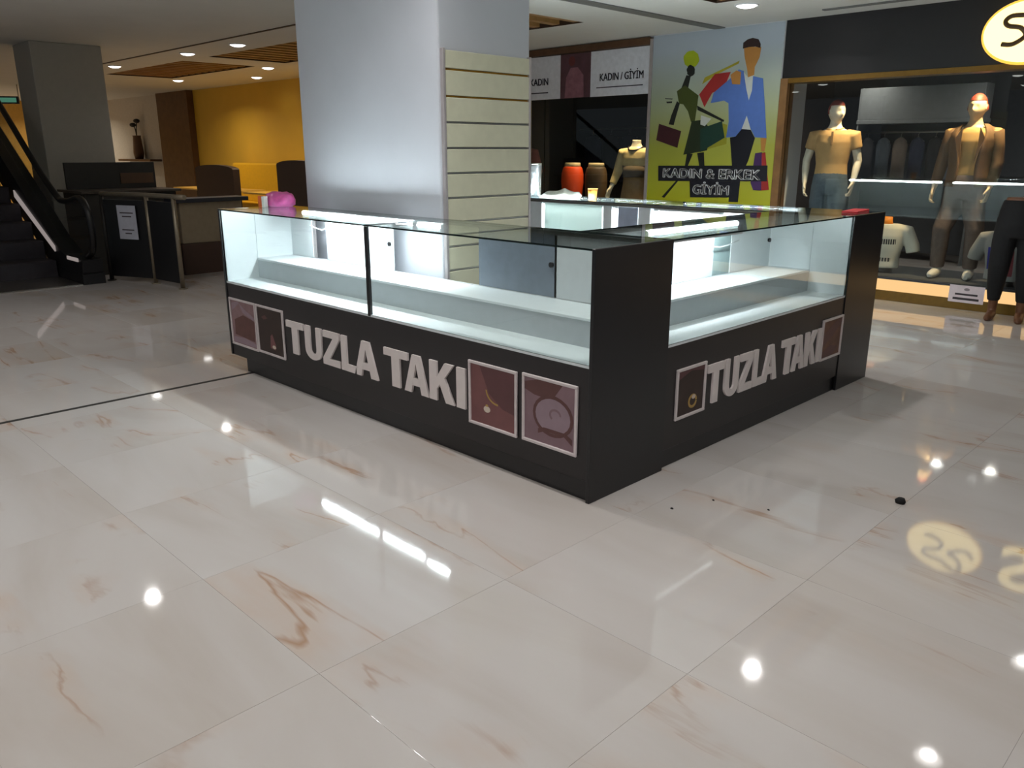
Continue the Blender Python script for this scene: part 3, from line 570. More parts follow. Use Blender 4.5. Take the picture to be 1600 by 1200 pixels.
# warm spots over the window mannequins
def spot(x, y, z, tx, ty, tz, power, col, label):
    s = thing('track_spotlight', label, 'spotlight', (x, y, z), 0, 'track spots above the shop windows')
    MB().tube([(0, 0, 0), (0, 0, -.10)], .012).build('stem', BLACK2, s)
    d = (Vector((tx, ty, tz)) - Vector((x, y, z - .13))).normalized()
    MB().tube([Vector((0, 0, -.13)) - d * .06, Vector((0, 0, -.13)) + d * .06], [.035, .045], n=16).build('head', BLACK2, s)
    L = bpy.data.lights.new('spot_beam', 'SPOT'); L.energy = power; L.color = col; L.spot_size = math.radians(48); L.spot_blend = .5; L.shadow_soft_size = .04
    l = bpy.data.objects.new('spot_beam', L); COL.objects.link(l); l.parent = s; l.location = Vector((0, 0, -.13)) + d * .075; l.rotation_euler = d.to_track_quat('-Z', 'Y').to_euler()
spot(-1.55, 6.18 + .1, 2.6, -1.8, 6.45, 1.4, 150, (1, .78, .48), 'track spot above the polo shirt mannequin')
spot(-.35, 6.28, 2.6, -.6, 6.45, 1.5, 190, (1, .74, .40), 'track spot above the brown jacket mannequin')
spot(-4.45, 6.28, 2.6, -4.6, 6.5, 1.4, 170, (1, .76, .42), 'track spot above the beige dressed mannequin')
spot(-5.0, 6.28, 2.6, -5.3, 6.5, 1.2, 120, (1, .78, .5), 'track spot above the skirt forms')
# --- logo
lg = thing('shop_logo_sign', 'glowing oval shop logo with a dark double S monogram on the black fascia', 'sign', (-.15, 6.018, 2.47))
A_, B_ = .345, .25
m = MB(); m.prism([(A_ * math.cos(2 * PI * i / 48), B_ * math.sin(2 * PI * i / 48)) for i in range(48)], -.05, -.012); m.build('light_face', emit('logo_light', (1.0, .78, .33), 2.4), lg)
m = MB(); m.tube([((A_ + .006) * math.cos(2 * PI * i / 48), -.03, (B_ + .006) * math.sin(2 * PI * i / 48)) for i in range(49)], .016, n=8, cap=False); m.build('gold_rim', emit('logo_rim', (1.0, .55, .08), 1.4), lg)
pts = [(350, 645), (430, 640), (510, 690), (470, 745), (380, 765), (355, 800), (400, 830), (510, 830), (580, 870), (660, 885), (690, 850), (650, 780), (570, 750), (640, 710), (720, 690), (780, 740)]
cur = [Vector(((x - 520) / 315 * A_, -.055, (y - 720) / 205 * B_)) for x, y in pts]
def smooth_path(P, n=5):
    out = []
    for i in range(len(P) - 1):
        p0, p1, p2, p3 = P[max(i - 1, 0)], P[i], P[i + 1], P[min(i + 2, len(P) - 1)]
        for k in range(n):
            t = k / n; out.append(.5 * ((2 * p1) + (p2 - p0) * t + (2 * p0 - 5 * p1 + 4 * p2 - p3) * t * t + (3 * p1 - p0 - 3 * p2 + p3) * t ** 3))
    return out + [P[-1]]
MB().tube(smooth_path(cur), .020, n=8).build('monogram', mat('logo_dark', (.30, .20, .05), .5), lg)
MB().box(-.3, .3, -.012, 0, -.06, .06).build('mount', BLACK2, lg)
l2 = tag(place('sign_letter', with_mat(glyph('S', .62, .03, .012, 1.1), MATS['logo_light']), None, (.36, 5.985, 2.25)), 'glowing letter beside the oval logo, mirrored in the floor at the right edge', 'sign')
# printed notice on the base
t = thing('paper_notice', 'white printed notice taped to the glowing window base', 'notice', (-.31, 5.992, .07))
MB().box(-.155, .155, -.003, 0, 0, .165).build('sheet', mat('notice_paper', (.90, .84, .86), .6), t)
INK = mat('print_ink', (.22, .18, .20), .6)
for (a, b, c, d) in ((-.10, .10, .070, .088), (-.115, .115, .025, .047)): MB().box(a, b, -.0036, -.0028, c, d).build('printed_line', INK, t)
MB().prism([(.025 * math.cos(2 * PI * i / 18), .128 + .014 * math.sin(2 * PI * i / 18)) for i in range(18)], -.0036, -.0028).build('printed_emblem', mat('notice_grey', (.55, .50, .52), .6), t)

# --- left shop
gl = thing('shop_window', 'glass window of the left clothes shop under the white banner', 'window', (0, SY, 0)); gl['kind'] = 'structure'
for a, b in ((-7.6, -5.9), (-5.9, -4.14)): pane(MB(), a + .002, b - .002, -.005, .005, .05, 2.70, 1).build('pane', [SHOPGLASS, GLASSEDGE], gl)
struct(MB().box(-7.6, -4.14, 6.0, 6.9, 0, .05).build('window_platform_left', mat('platform_dark', (.25, .22, .2), .5)), 'low platform of the left shop window')
struct(MB().box(-8.0, -4.3, 8.6, 8.8, 0, 2.6).build('wall_shop_left', mat('shop_wall_navy', (.09, .09, .13), .8)), 'dark back wall of the left shop')
struct(MB().box(-7.8, -7.6, 6.0, 8.8, 0, CEIL).build('wall_shop_side', mat('shop_side', (.25, .25, .27), .8)), 'far side wall of the left shop')
bn = thing('window_banner', 'white banner reading KADIN / GİYİM across the top of the left shop window', 'banner', (0, 6.03, 0))
BW = mat('banner_white', (.90, .91, .94), .55)
MB().box(-5.08, -4.145, -.008, 0, 2.145, 2.69).build('panel', BW, bn); MB().box(-6.9, -5.60, -.008, 0, 2.145, 2.69).build('panel', BW, bn)
ph = MB().box(-5.60, -5.08, -.008, 0, 2.145, 2.69).build('photo_panel', mat('banner_photo', (.36, .24, .27), .5, var=.2, scale=6), bn)
MB().prism([(-5.52, 2.15), (-5.5, 2.4), (-5.42, 2.52), (-5.3, 2.52), (-5.2, 2.42), (-5.19, 2.15)], -.010, -.007).build('photo_figure', mat('photo_pink', (.56, .38, .42), .5, var=.2, scale=12), ph)
MB().prism([(-5.40 + .055 * math.cos(2 * PI * i / 16), 2.60 + .06 * math.sin(2 * PI * i / 16)) for i in range(16)], -.010, -.007).build('photo_head', mat('photo_red', (.42, .20, .20), .5), ph)
NAVY = mat('banner_ink', (.20, .20, .26), .6)
place('lettering', with_mat(glyph('KADIN / GİYİM', .125, .004, .002, .80), NAVY), bn, (-4.93, -.012, 2.33))
place('lettering', with_mat(glyph('KADIN', .125, .004, .002, .9), NAVY), bn, (-6.16, -.012, 2.33))
MB().box(-4.98, -4.25, -.0095, -.007, 2.245, 2.257).build('rule_line', NAVY, bn); MB().box(-6.3, -5.82, -.0095, -.007, 2.225, 2.24).build('rule_line', NAVY, bn)
for i in range(7): garment(-6.9 + i * .38, 8.3, 1.734, GC[[3, 4, 3, 0, 4, 3, 0][i]], ['navy', 'black', 'navy', 'charcoal', 'black', 'navy', 'charcoal'][i] + [' garment hanging leftmost in the dark left shop', ' garment hanging second from left in the dark left shop', ' garment hanging third from left in the dark left shop', ' garment hanging in the middle of the dark left shop', ' garment hanging third from right in the dark left shop', ' garment hanging second from right in the dark left shop', ' garment hanging rightmost in the dark left shop'][i], 'garments in the left shop', w=.18, h=.75)
rl = tag(MB().tube([(-7.2, 8.3, 1.82), (-4.4, 8.3, 1.82)], .012).tube([(-7.2, 8.3, 1.82), (-7.2, 8.6, 1.82)], .01).tube([(-4.4, 8.3, 1.82), (-4.4, 8.6, 1.82)], .01).build('clothes_rail', STEEL), 'steel clothes rail at the back of the left shop', 'clothes rail')

# ------------------------------------------------------------------ mannequins
IVORY = mat('mannequin_ivory', (.84, .80, .72), .4, var=.03)
def add_head(m, c, yaw, k=1.0):
    q = bmesh.ops.create_uvsphere(m.bm, u_segments=36, v_segments=24, radius=1); g = lambda x, s: math.exp(-(x / s) ** 2)
    R = Matrix.Rotation(yaw, 3, 'Z')
    for v in q['verts']:
        x, y, z = v.co
        px, py, pz = x * .074, y * .095, z * .118
        if z < 0: px *= 1 - .36 * (-z) ** 1.4; py = py * (1 - .22 * (-z) ** 1.5) - .012 * (-z)
        if y < 0:
            f = -y
            py -= f * (.024 * g(x, .16) * g(z + .18, .20) + .010 * g(x, .3) * g(z + .80, .16) + .006 * g(x, .28) * g(z + .50, .12) + .005 * g(z - .26, .12) * g(x, .6))
            py += f * .012 * (g(x - .36, .17) + g(x + .36, .17)) * g(z - .04, .14)
        v.co = R @ Vector((px, py, pz)) * k + Vector(c)
    for s in (-1, 1):
        p = R @ Vector((s * .076, .010, -.005)) * k + Vector(c); m.sphere(p, .026 * k, .35, .7, 1.15, seg=10)
def add_hand(m, wrist, d, side, fwd=Vector((0, -1, 0)), k=1.0):
    """palm, four unequal bent fingers and a thumb leaving the side of the palm"""
    w = Vector(wrist); d = Vector(d).normalized(); n = Vector((side, 0, 0)); n = (n - d * n.dot(d)).normalized()      # back of hand points outwards
    f = d.cross(n).normalized()
    if f.dot(fwd) < 0: f = -f                                                                                       # thumb side, forwards
    m.tube([w - d * .02, w + d * .02 * k, w + d * .06 * k, w + d * .095 * k], [.026 * k, .031 * k, .040 * k, .036 * k], n=14, flat=.5) if False else None
    P = [w + d * (t * k) for t in (-.02, .02, .055, .092)]; W = [.025, .032, .041, .039]; Th = [.021, .016, .015, .012]
    rings = []
    for p, a, b in zip(P, W, Th): rings.append([m.bm.verts.new(p + f * (a * k * math.cos(2 * PI * j / 14)) + n * (b * k * math.sin(2 * PI * j / 14))) for j in range(14)])
    for a, b in zip(rings, rings[1:]):
        for j in range(14): m.bm.faces.new((a[j], a[(j + 1) % 14], b[(j + 1) % 14], b[j]))
    m.bm.faces.new(rings[0][::-1]); m.bm.faces.new(rings[-1])
    for i, (o, L) in enumerate(((.033, .070), (.011, .080), (-.011, .074), (-.033, .058))):
        b0 = w + d * (.080 * k) + f * (o * k); b1 = w + d * ((.092 + L * .45) * k) + f * (o * 1.12 * k) - n * (.006 * k); b2 = w + d * ((.092 + L * .62) * k) + f * (o * 1.12 * k) - n * (.036 * k)
        m.tube([b0, b1, b2], [.0100 * k, .0092 * k, .0075 * k], n=8)
    t0 = w + d * .022 * k + f * .026 * k; t1 = w + d * .055 * k + f * .054 * k - n * .006 * k; t2 = w + d * .088 * k + f * .062 * k - n * .018 * k
    m.tube([t0, t1, t2], [.014 * k, .011 * k, .0085 * k], n=8)
TORSO = [(.80, .150, .100), (.90, .168, .115), (1.00, .155, .103), (1.10, .148, .098), (1.22, .168, .110), (1.33, .188, .116), (1.41, .186, .102), (1.455, .130, .080), (1.48, .082, .068), (1.515, .064, .063), (1.56, .060, .062)]
def torso(m, z0, z1, d, n=28):
    R = [(0, 0, z, rx + d, ry + d) for z, rx, ry in TORSO if z0 <= z <= z1]; m.loft(R, n=n)
def limb(m, pts, rad, n=14): m.tube(pts, rad, n=n)
def mannequin(name, label, loc, rot, arms, head=None, hair=None, top=None, sleeve=.45, bottom=None, shoes=None, legs=((-.10, 0), (.10, 0)), jacket=None, skin=IVORY, cat='mannequin', pants_loose=.024, grp=None):
    t = thing(name, label, cat, loc, rot, grp)
    m = MB()
    R = [(0, 0, z, rx - .004, ry - .004) for z, rx, ry in TORSO]; m.loft(R, n=24)
    for (sh, el, wr), s in zip(arms, (-1, 1)):
        sh, el, wr = Vector(sh), Vector(el), Vector(wr)
        m.tube([sh + Vector((-s * .05, 0, .0)), sh, sh.lerp(el, .35), el, el.lerp(wr, .35), wr], [.055, .060, .050, .041, .040, .027], n=14); add_hand(m, wr, wr - el, s, k=1.12)
    for (x, y), s in zip(legs, (-1, 1)):
        m.tube([(s * .088, 0, .86), (s * .092, 0, .70), (x, y - .01, .48), (x, y + .005, .32), (x, y + .02, .09)], [.088, .080, .056, .054, .038], n=14)
        m.tube([(x, y + .045, .045), (x, y + .02, .045), (x + s * .005, y - .05, .034), (x + s * .012, y - .12, .022), (x + s * .014, y - .165, .016)], [.030, .040, .038, .034, .016], n=12)
    if head is not None: add_head(m, (0, -.012, 1.640), head, 1.08)
    place('body', with_mat(remeshed(m, .0065, 4), skin), t)
    if hair:
        h = MB(); add_head(h, (0, -.012, 1.640), head, 1.13)
        rm = [v for v in h.bm.verts if v.co.z < 1.695 and not ((Matrix.Rotation(-head, 3, 'Z') @ (v.co - Vector((0, -.012, 1.640)))).y > -.012 and v.co.z > 1.615)]
        bmesh.ops.delete(h.bm, geom=rm, context='VERTS'); h.build('hair', hair, t)
    if bottom:
        m = MB(); R = [(0, 0, z, rx + .018, ry + .018) for z, rx, ry in ((.78, .150, .100), (.85, .165, .112), (.93, .166, .113), (1.02, .150, .100))]; m.loft(R, n=24)
        for (x, y), s in zip(legs, (-1, 1)):
            k = pants_loose; m.tube([(s * .084, 0, .88), (s * .092, 0, .70), (x, y - .01, .48), (x, y + .008, .30), (x, y + .015, .10)], [.092 + k * .6, .082 + k, .062 + k, .055 + k, .046 + k * .9], n=16)
        place('trousers', with_mat(remeshed(m, .011, 4), bottom), t)
    if shoes:
        for (x, y), s in zip(legs, (-1, 1)):
            m = MB(); m.tube([(x, y + .07, .05), (x, y + .03, .052), (x + s * .005, y - .05, .044), (x + s * .012, y - .13, .034), (x + s * .014, y - .185, .028)], [.034, .048, .047, .043, .020], n=14); m.tube([(x, y + .02, .05), (x, y + .02, .115)], [.046, .044], n=14)
            sh = place('shoe', with_mat(remeshed(m, .007, 4), shoes), t)
    if top:
        m = MB(); torso(m, .99 if not jacket else .95, 1.46, .016)
        if not jacket: m.loft([(0, 0, .93, .178, .124), (0, 0, 1.0, .172, .120), (0, 0, 1.06, .166, .115)], n=28)
        for (sh, el, wr), s in zip(arms, (-1, 1)):
            sh, el, wr = Vector(sh), Vector(el), Vector(wr); e = sh.lerp(el, min(sleeve, 1))
            P = [sh + Vector((-s * .06, 0, .0)), sh, e]; Rr = [.065, .074, .066]
            if sleeve > 1: P = [sh + Vector((-s * .06, 0, 0)), sh, sh.lerp(el, .5), el, el.lerp(wr, sleeve - 1)]; Rr = [.065, .076, .068, .060, .046]
            m.tube(P, Rr, n=16)
        m.tube([(0, 0, 1.43), (0, .004, 1.475)], [.085, .066], n=18)
        p = place('shirt', with_mat(remeshed(m, .010, 4), top), t)
    if jacket:
        m = MB(); n = 40; rings = []
        zz = [(.90, .168, .115, .50), (1.00, .160, .108, .42), (1.10, .158, .106, .40), (1.22, .172, .114, .46), (1.33, .192, .120, .55), (1.41, .188, .108, .62), (1.455, .135, .086, .75), (1.49, .088, .074, .85)]
        for dd in (.030, .018):
            rg = []
            for z, rx, ry, gap in zz:
                rg.append([m.bm.verts.new(((rx + dd) * math.sin(a), -(ry + dd) * math.cos(a), z)) for a in [gap + (2 * PI - 2 * gap) * i / n for i in range(n + 1)]])
            rings.append(rg)
        for rg in rings:
            for a, b in zip(rg, rg[1:]):
                for i in range(n): m.bm.faces.new((a[i], a[i + 1], b[i + 1], b[i])).smooth = True
        o_, i_ = rings
        for a, b, c, d in zip(o_, o_[1:], i_, i_[1:]):
            m.bm.faces.new((a[0], b[0], d[0], c[0])); m.bm.faces.new((a[-1], c[-1], d[-1], b[-1]))
        for e in (0, -1):
            for i in range(n): m.bm.faces.new((o_[e][i], o_[e][i + 1], i_[e][i + 1], i_[e][i]))
        for (sh, el, wr), s in zip(arms, (-1, 1)):
            sh, el, wr = Vector(sh), Vector(el), Vector(wr); m.tube([sh + Vector((-s * .05, 0, 0)), sh, sh.lerp(el, .5), el, el.lerp(wr, .85)], [.070, .080, .070, .062, .048], n=16)
        m.build('jacket', jacket, t)
        for s in (-1, 1):
            MB().prism([(s * .075, 1.46), (s * .125, 1.36), (s * .105, 1.30), (s * .060, 1.12), (s * .075, 1.30)], -.150, -.138).build('lapel', jacket, t)
    return t
A_DOWN = (((-.20, 0, 1.40), (-.275, .03, 1.13), (-.255, -.06, .90)), ((.20, 0, 1.40), (.265, .03, 1.13), (.245, -.05, .91)))
OCHRE = mat('ochre_polo', (.72, .57, .36), .8, var=.06, bump=.1); DENIM = mat('grey_denim', (.30, .35, .39), .85, var=.12, scale=40)
HAIRM = mat('auburn_hair', (.50, .19, .13), .6, var=.15, scale=40)
PZ = .2352
m1 = mannequin('male_mannequin', 'ivory male mannequin in ochre polo shirt and grey jeans, head turned aside', (-1.975, 6.45, PZ), .25, A_DOWN, head=.75, hair=HAIRM, top=OCHRE, sleeve=.52, bottom=DENIM, shoes=mat('dark_shoe', (.2, .15, .12), .5))
col_ = MB().tube([(.082 * math.cos(a), -.004 + .078 * math.sin(a), 1.468 + .012 * math.sin(a)) for a in [PI * -.42 + 2 * PI * .92 * i / 24 for i in range(25)]], .013, n=8).build('collar', OCHRE, m1)
MB().box(-.012, .012, -.137, -.128, 1.30, 1.44, bev=.002, seg=1).build('placket', mat('ochre_dark', (.56, .43, .27), .8), m1)
A2 = (((-.185, 0, 1.40), (-.245, .02, 1.14), (-.275, -.06, .89)), ((.185, 0, 1.40), (.235, .03, 1.13), (.215, -.05, .90)))
m2 = mannequin('male_mannequin', 'male mannequin in open brown jacket over tan shirt with white shoes', (-.60, 6.48, PZ), .10, A2, head=-.15, hair=HAIRM, top=mat('tan_shirt', (.70, .56, .34), .8, var=.06), sleeve=.3, bottom=mat('taupe_trousers', (.42, .36, .33), .85, var=.1, scale=30), shoes=mat('white_shoe', (.86, .84, .80), .5), legs=((-.15, -.06), (.14, -.02)), jacket=mat('brown_jacket', (.42, .31, .20), .8, var=.1), skin=mat('mannequin_warm', (.82, .72, .58), .4))
# headless beige mannequin in the left shop
A3 = (((-.19, 0, 1.40), (-.28, .02, 1.15), (-.33, -.06, .95)), ((.19, 0, 1.40), (.26, .03, 1.13), (.24, -.05, .90)))
m3 = mannequin('female_mannequin', 'beige dressed headless mannequin half hidden by the mural edge', (-4.57, 6.38, .0502), .15, A3, head=None, top=mat('cream_knit', (.82, .72, .50), .85, var=.08, bump=.2), sleeve=1.75, bottom=None)
MB().loft([(0, 0, .30, .24, .17), (0, 0, .60, .215, .155), (0, 0, .86, .195, .14), (0, 0, 1.0, .172, .122), (0, 0, 1.10, .165, .118)], n=30).build('skirt', mat('camel_skirt', (.58, .46, .32), .85, var=.08), m3)
MB().loft([(0, 0, 1.09, .168, .121), (0, 0, 1.24, .190, .134)], n=30).build('knit_band', mat('brown_band', (.34, .28, .2), .85), m3)
MB().tube([(.10 * math.cos(a), -.02 + .095 * math.sin(a), 1.475 - .045 * max(0, -math.sin(a))) for a in [2 * PI * i / 24 for i in range(25)]], .010, n=8, cap=False).build('necklace', mat('dark_beads', (.14, .10, .08), .4), m3)
m4 = mannequin('female_mannequin', 'pink topped mannequin glimpsed beside the slatwall column', (-6.72, 6.48, .0502), .1, A3, head=.1, hair=mat('rose_hair', (.5, .22, .22), .6), top=mat('rose_top', (.70, .38, .36), .8, var=.1), sleeve=1.6, bottom=mat('rust_trousers', (.55, .36, .25), .8), skin=mat('mannequin_pinkish', (.80, .58, .48), .45))
# lower body forms with skirts
def hip_form(label, loc, cm, k=1.0):
    t = thing('skirt_form', label, 'mannequin', loc, 0, 'skirt forms in the left shop window')
    MB().loft([(0, 0, .62, .125 * k, .10 * k), (0, 0, .78, .150 * k, .115 * k), (0, 0, 1.0, .178 * k, .128 * k), (0, 0, 1.12, .172 * k, .125 * k), (0, 0, 1.19, .150 * k, .112 * k), (0, 0, 1.21, .135 * k, .10 * k)], n=30).build('skirt', cm, t)
    MB().loft([(0, 0, 1.205, .130 * k, .098 * k), (0, 0, 1.245, .122 * k, .092 * k), (0, 0, 1.265, .118 * k, .088 * k)], n=30).build('waist_cap', mat('waist_cap_cream', (.86, .76, .56), .5), t)
    MB().tube([(0, 0, .02), (0, 0, .7)], .014).build('pole', STEEL, t); MB().loft([(0, 0, 0, .14, .14), (0, 0, .012, .14, .14), (0, 0, .02, .05, .05)], n=28).build('base', STEEL, t)
hip_form('vivid orange skirt on a form in the left shop window', (-5.70, 6.42, .0502), mat('orange_skirt', (.93, .30, .08), .6, var=.05))
hip_form('dark brown skirt on a form with a cream waist cap', (-5.27, 6.42, .0002 + .05), mat('brown_skirt', (.30, .22, .12), .6, var=.1), .98)
# torso busts on the platform
def shirt_mat(name, base, boxes):
    m = bpy.data.materials.new(name); m.use_nodes = True; nt = m.node_tree; b = nt.nodes['Principled BSDF']; N = nt.nodes.new; L = nt.links.new
    tc = N('ShaderNodeTexCoord'); sp = N('ShaderNodeSeparateXYZ'); L(tc.outputs['Object'], sp.inputs[0]); prev = None
    nz = N('ShaderNodeTexNoise'); nz.inputs['Scale'].default_value = 60; L(tc.outputs['Object'], nz.inputs['Vector'])
    for (x0, x1, z0, z1, c, gap) in boxes:
        facs = []
        for out, lo, hi in (('X', x0, x1), ('Z', z0, z1)):
            cm = N('ShaderNodeMath'); cm.operation = 'COMPARE'; cm.inputs[1].default_value = (lo + hi) / 2; cm.inputs[2].default_value = (hi - lo) / 2; L(sp.outputs[out], cm.inputs[0]); facs.append(cm.outputs[0])
        lt = N('ShaderNodeMath'); lt.operation = 'LESS_THAN'; lt.inputs[1].default_value = 0; L(sp.outputs['Y'], lt.inputs[0]); facs.append(lt.outputs[0])
        if gap:
            s = N('ShaderNodeMath'); s.operation = 'PINGPONG'; s.inputs[1].default_value = gap; L(sp.outputs['X'], s.inputs[0]); g = N('ShaderNodeMath'); g.operation = 'GREATER_THAN'; g.inputs[1].default_value = gap * .3; L(s.outputs[0], g.inputs[0]); facs.append(g.outputs[0])
        f = facs[0]
        for q in facs[1:]:
            mu = N('ShaderNodeMath'); mu.operation = 'MULTIPLY'; L(f, mu.inputs[0]); L(q, mu.inputs[1]); f = mu.outputs[0]
        mx = N('ShaderNodeMixRGB'); L(f, mx.inputs[0]); mx.inputs[2].default_value = (*lin(c), 1)
        if prev: L(prev, mx.inputs[1])
        else: mx.inputs[1].default_value = (*lin(base), 1)
        prev = mx.outputs[0]
    L(prev, b.inputs['Base Color']); b.inputs['Roughness'].default_value = .8; return m
def bust(label, loc, rot, cloth, neckm):
    t = thing('torso_bust', label, 'mannequin', loc, rot, 'shirt busts on the window platform')
    m = MB(); dz = -.95
    m.loft([(0, 0, z + dz, rx + .014, ry + .012) for z, rx, ry in TORSO if .95 < z < 1.47], n=28)
    for s in (-1, 1): m.tube([(s * .13, 0, 1.39 + dz), (s * .20, 0, 1.385 + dz), (s * .27, .0, 1.24 + dz), (s * .285, 0, 1.17 + dz)], [.066, .074, .070, .068], n=16)
    place('t_shirt', with_mat(remeshed(m, .010, 4), cloth), t)
    MB().loft([(0, 0, .49, .072, .066), (0, 0, .53, .055, .056), (0, 0, .575, .052, .054)], n=20).build('neck', neckm, t)
    MB().loft([(0, 0, 0, .11, .085), (0, 0, .06, .10, .08)], n=24).build('base', mat('bust_base', (.25, .22, .2), .5), t)
bust('white printed T-shirt bust with orange neck beside the black kiosk corner', (-1.28, 6.38, PZ), .25, shirt_mat('white_tee', (.82, .80, .74), [(-.10, .12, .30, .355, (.20, .20, .22), .011), (-.07, .09, .12, .16, (.30, .30, .31), .014)]), mat('orange_neck', (.88, .52, .12), .5))
bust('grey T-shirt bust with blue and red print behind the black trousers', (-.10, 6.26, PZ), -.2, shirt_mat('grey_tee', (.58, .57, .56), [(-.12, .0, .15, .36, (.20, .20, .55), 0), (0, .12, .10, .34, (.50, .22, .24), 0)]), mat('grey_neck', (.70, .68, .66), .5))
# black trousers on a leg form in front of the window
t = thing('trouser_form', 'black jogger trousers on a brown leg form at the right edge, outside the window', 'mannequin', (.10, 5.74, .0002), .15)
LEGF = mat('leg_form_brown', (.40, .25, .16), .5, var=.08)
m = MB()
for s in (-1, 1):
    m.tube([(s * .09, 0, .85), (s * .10, 0, .48), (s * .11, .02, .20), (s * .11, .03, .07)], [.07, .05, .042, .036], n=14)
    m.tube([(s * .11, .06, .045), (s * .11, .03, .045), (s * .115, -.05, .034), (s * .12, -.13, .022), (s * .122, -.17, .016)], [.030, .040, .038, .034, .014], n=12)
m.loft([(0, 0, .84, .14, .10), (0, 0, 1.0, .145, .10), (0, 0, 1.085, .132, .092)], n=24); place('leg_form', with_mat(remeshed(m, .008, 4), LEGF), t)
m = MB(); m.loft([(0, 0, .74, .155, .105), (0, 0, .85, .180, .128), (0, 0, .97, .172, .122), (0, 0, 1.06, .152, .108)], n=28)
for s in (-1, 1): m.tube([(s * .085, 0, .90), (s * .10, 0, .70), (s * .108, -.005, .48), (s * .112, .02, .28), (s * .112, .03, .165)], [.098, .098, .086, .068, .050], n=16)
place('trousers', with_mat(remeshed(m, .010, 4), mat('black_jogger', (.06, .06, .07), .85, var=.1)), t)

# ------------------------------------------------------------------ escalator
ES = thing('escalator', 'dark escalator rising to the left behind the kiosk', 'escalator', (-8.0, .1, 0))
DK = mat('escalator_dark', (.13, .13, .14), .4, .3, .1); RUB = mat('handrail_rubber', (.05, .05, .055), .35); STEPM = mat('step_metal', (.24, .23, .25), .45, .5, .1)
hp = [(-.02, .30), (.18, .40), (.25, .62), (.18, .86), (-.03, .96), (-.35, .92), (-.62, .91), (-.82, .955), (-1.45, 1.30), (-2.52, 2.0), (-3.70, 2.76)]
for s, y in ((1, .50), (-1, -.62)):
    b = MB().box(-4.2, .1, y - .10, y + .14, 0, .12).prism([(-.55, .12), (.08, .12), (.12, .28), (-.5, .30), (-.9, .46), (-3.75, 2.12), (-3.75, 1.6), (-1.0, .12)], y - .09, y + .13).build('balustrade_base', DK, ES)
    MB().tube([(x, y + .02, z) for x, z in [((lambda v: (v.x, v.z))(q)) for q in smooth_path([Vector((a, 0, c)) for a, c in hp], 4)]], .036, n=10).build('handrail', RUB, ES)
    g = MB(); prof = [(-.05, .29), (.14, .42), (.2, .62), (.13, .83), (-.05, .92), (-.35, .885), (-.62, .875), (-.84, .92), (-3.70, 2.70), (-3.70, 2.14), (-.9, .47), (-.5, .31)]
    g.prism(prof, y + .014, y + .026); g.build('glass_balustrade', GLASS, ES)
    MB().prism([(-2.14, .985), (-.78, .375), (-.78, .31), (-2.14, .90)], y - .105, y - .091).build('skirt_light', emit('skirt_light', (1.0, .86, .82), .28), ES)
    MB().box(-.36, .0, y - .105, y - .091, .255, .295).build('skirt_light', MATS['skirt_light'], ES)
for i in range(10):
    x1 = -.75 - i * .385; z = .205 * (i + 1)
    MB().box(x1 - .42, x1, -.51, .39, max(0, z - .40), z, bev=.008, seg=1).build('step', STEPM, ES)
MB().box(-.75, .1, -.51, .39, 0, .012).build('comb_plate', STEEL, ES)

# ------------------------------------------------------------------ barrier rail and dark stand left of the kiosk
posts = [(-8.05, .86), (-7.42, 1.125), (-6.83, 1.185)]
br = thing('barrier_rail', 'steel post barrier with black infill panels beside the escalator', 'barrier', (-7.42, 1.12, 0))
o2 = Vector((-7.42, 1.12, 0)); PV = [Vector((x, y, 0)) - o2 for x, y in posts]
DKP = mat('dark_post', (.16, .15, .14), .5, .4)
SATIN = mat('satin_post', (.56, .52, .45), .4, .6)
for p, pm in zip(PV, (DKP, SATIN, SATIN)): MB().tube([p, p + Vector((0, 0, 1.0))], .024, n=16).loft([(p.x, p.y, 0, .05, .05), (p.x, p.y, .012, .05, .05)], n=20).build('post', pm, br)
top = MB(); top.tube([p + Vector((0, 0, 1.0)) for p in PV] + [PV[2] + Vector((.22, .03, 1.0))], .026, n=14); top.build('top_rail', SATIN, br)
INF = mat('black_infill', (.07, .07, .08), .5)
for p, q in zip(PV, PV[1:]):
    d = (q - p).normalized(); n = Vector((-d.y, d.x, 0)) * .008; a = p + d * .03; b = q - d * .03
    m = MB()
    for zz in ((.06, .94),):
        V = [m.bm.verts.new(v + Vector((0, 0, z))) for z in zz for v in (a - n, b - n, b + n, a + n)]
        for f in ((0, 1, 5, 4), (1, 2, 6, 5), (2, 3, 7, 6), (3, 0, 4, 7), (3, 2, 1, 0), (4, 5, 6, 7)): m.bm.faces.new([V[i] for i in f])
    m.build('infill_panel', INF, br)
d = (PV[1] - PV[0]).normalized(); t = thing('paper_notice', 'white paper sheet stuck on the black barrier panel', 'notice', tuple(Vector((-7.68, .99, .50))), math.atan2(d.y, d.x))
MB().box(-.14, .14, -.006, -.003, 0, .38).build('sheet', mat('grey_paper', (.74, .75, .80), .6), t)
for z, w in ((.29, .10), (.25, .07), (.10, .09), (.06, .05)): MB().box(-w, w, -.0066, -.0058, z, z + .012).build('printed_line', INK, t)
st = thing('service_stand', 'dark reception stand with raised brown screen beside the far column', 'stand', (-8.9, 1.4, 0))
DKW = mat('dark_stand', (.15, .14, .125), .5, var=.12); MB().box(-.45, .35, -.55, .55, 0, .98, bev=.008).build('body', DKW, st)
MB().box(-.50, .40, -.60, .60, .98, 1.01, bev=.004).build('counter_top', mat('stand_top', (.28, .25, .22), .3), st)
sc = MB().box(-.30, -.25, -.55, .55, 1.01, 1.335, bev=.004).build('screen_panel', DKW, st); MB().box(-.25, -.242, .10, .52, 1.07, 1.20).build('inset', mat('brown_inset', (.34, .24, .16), .5), sc)
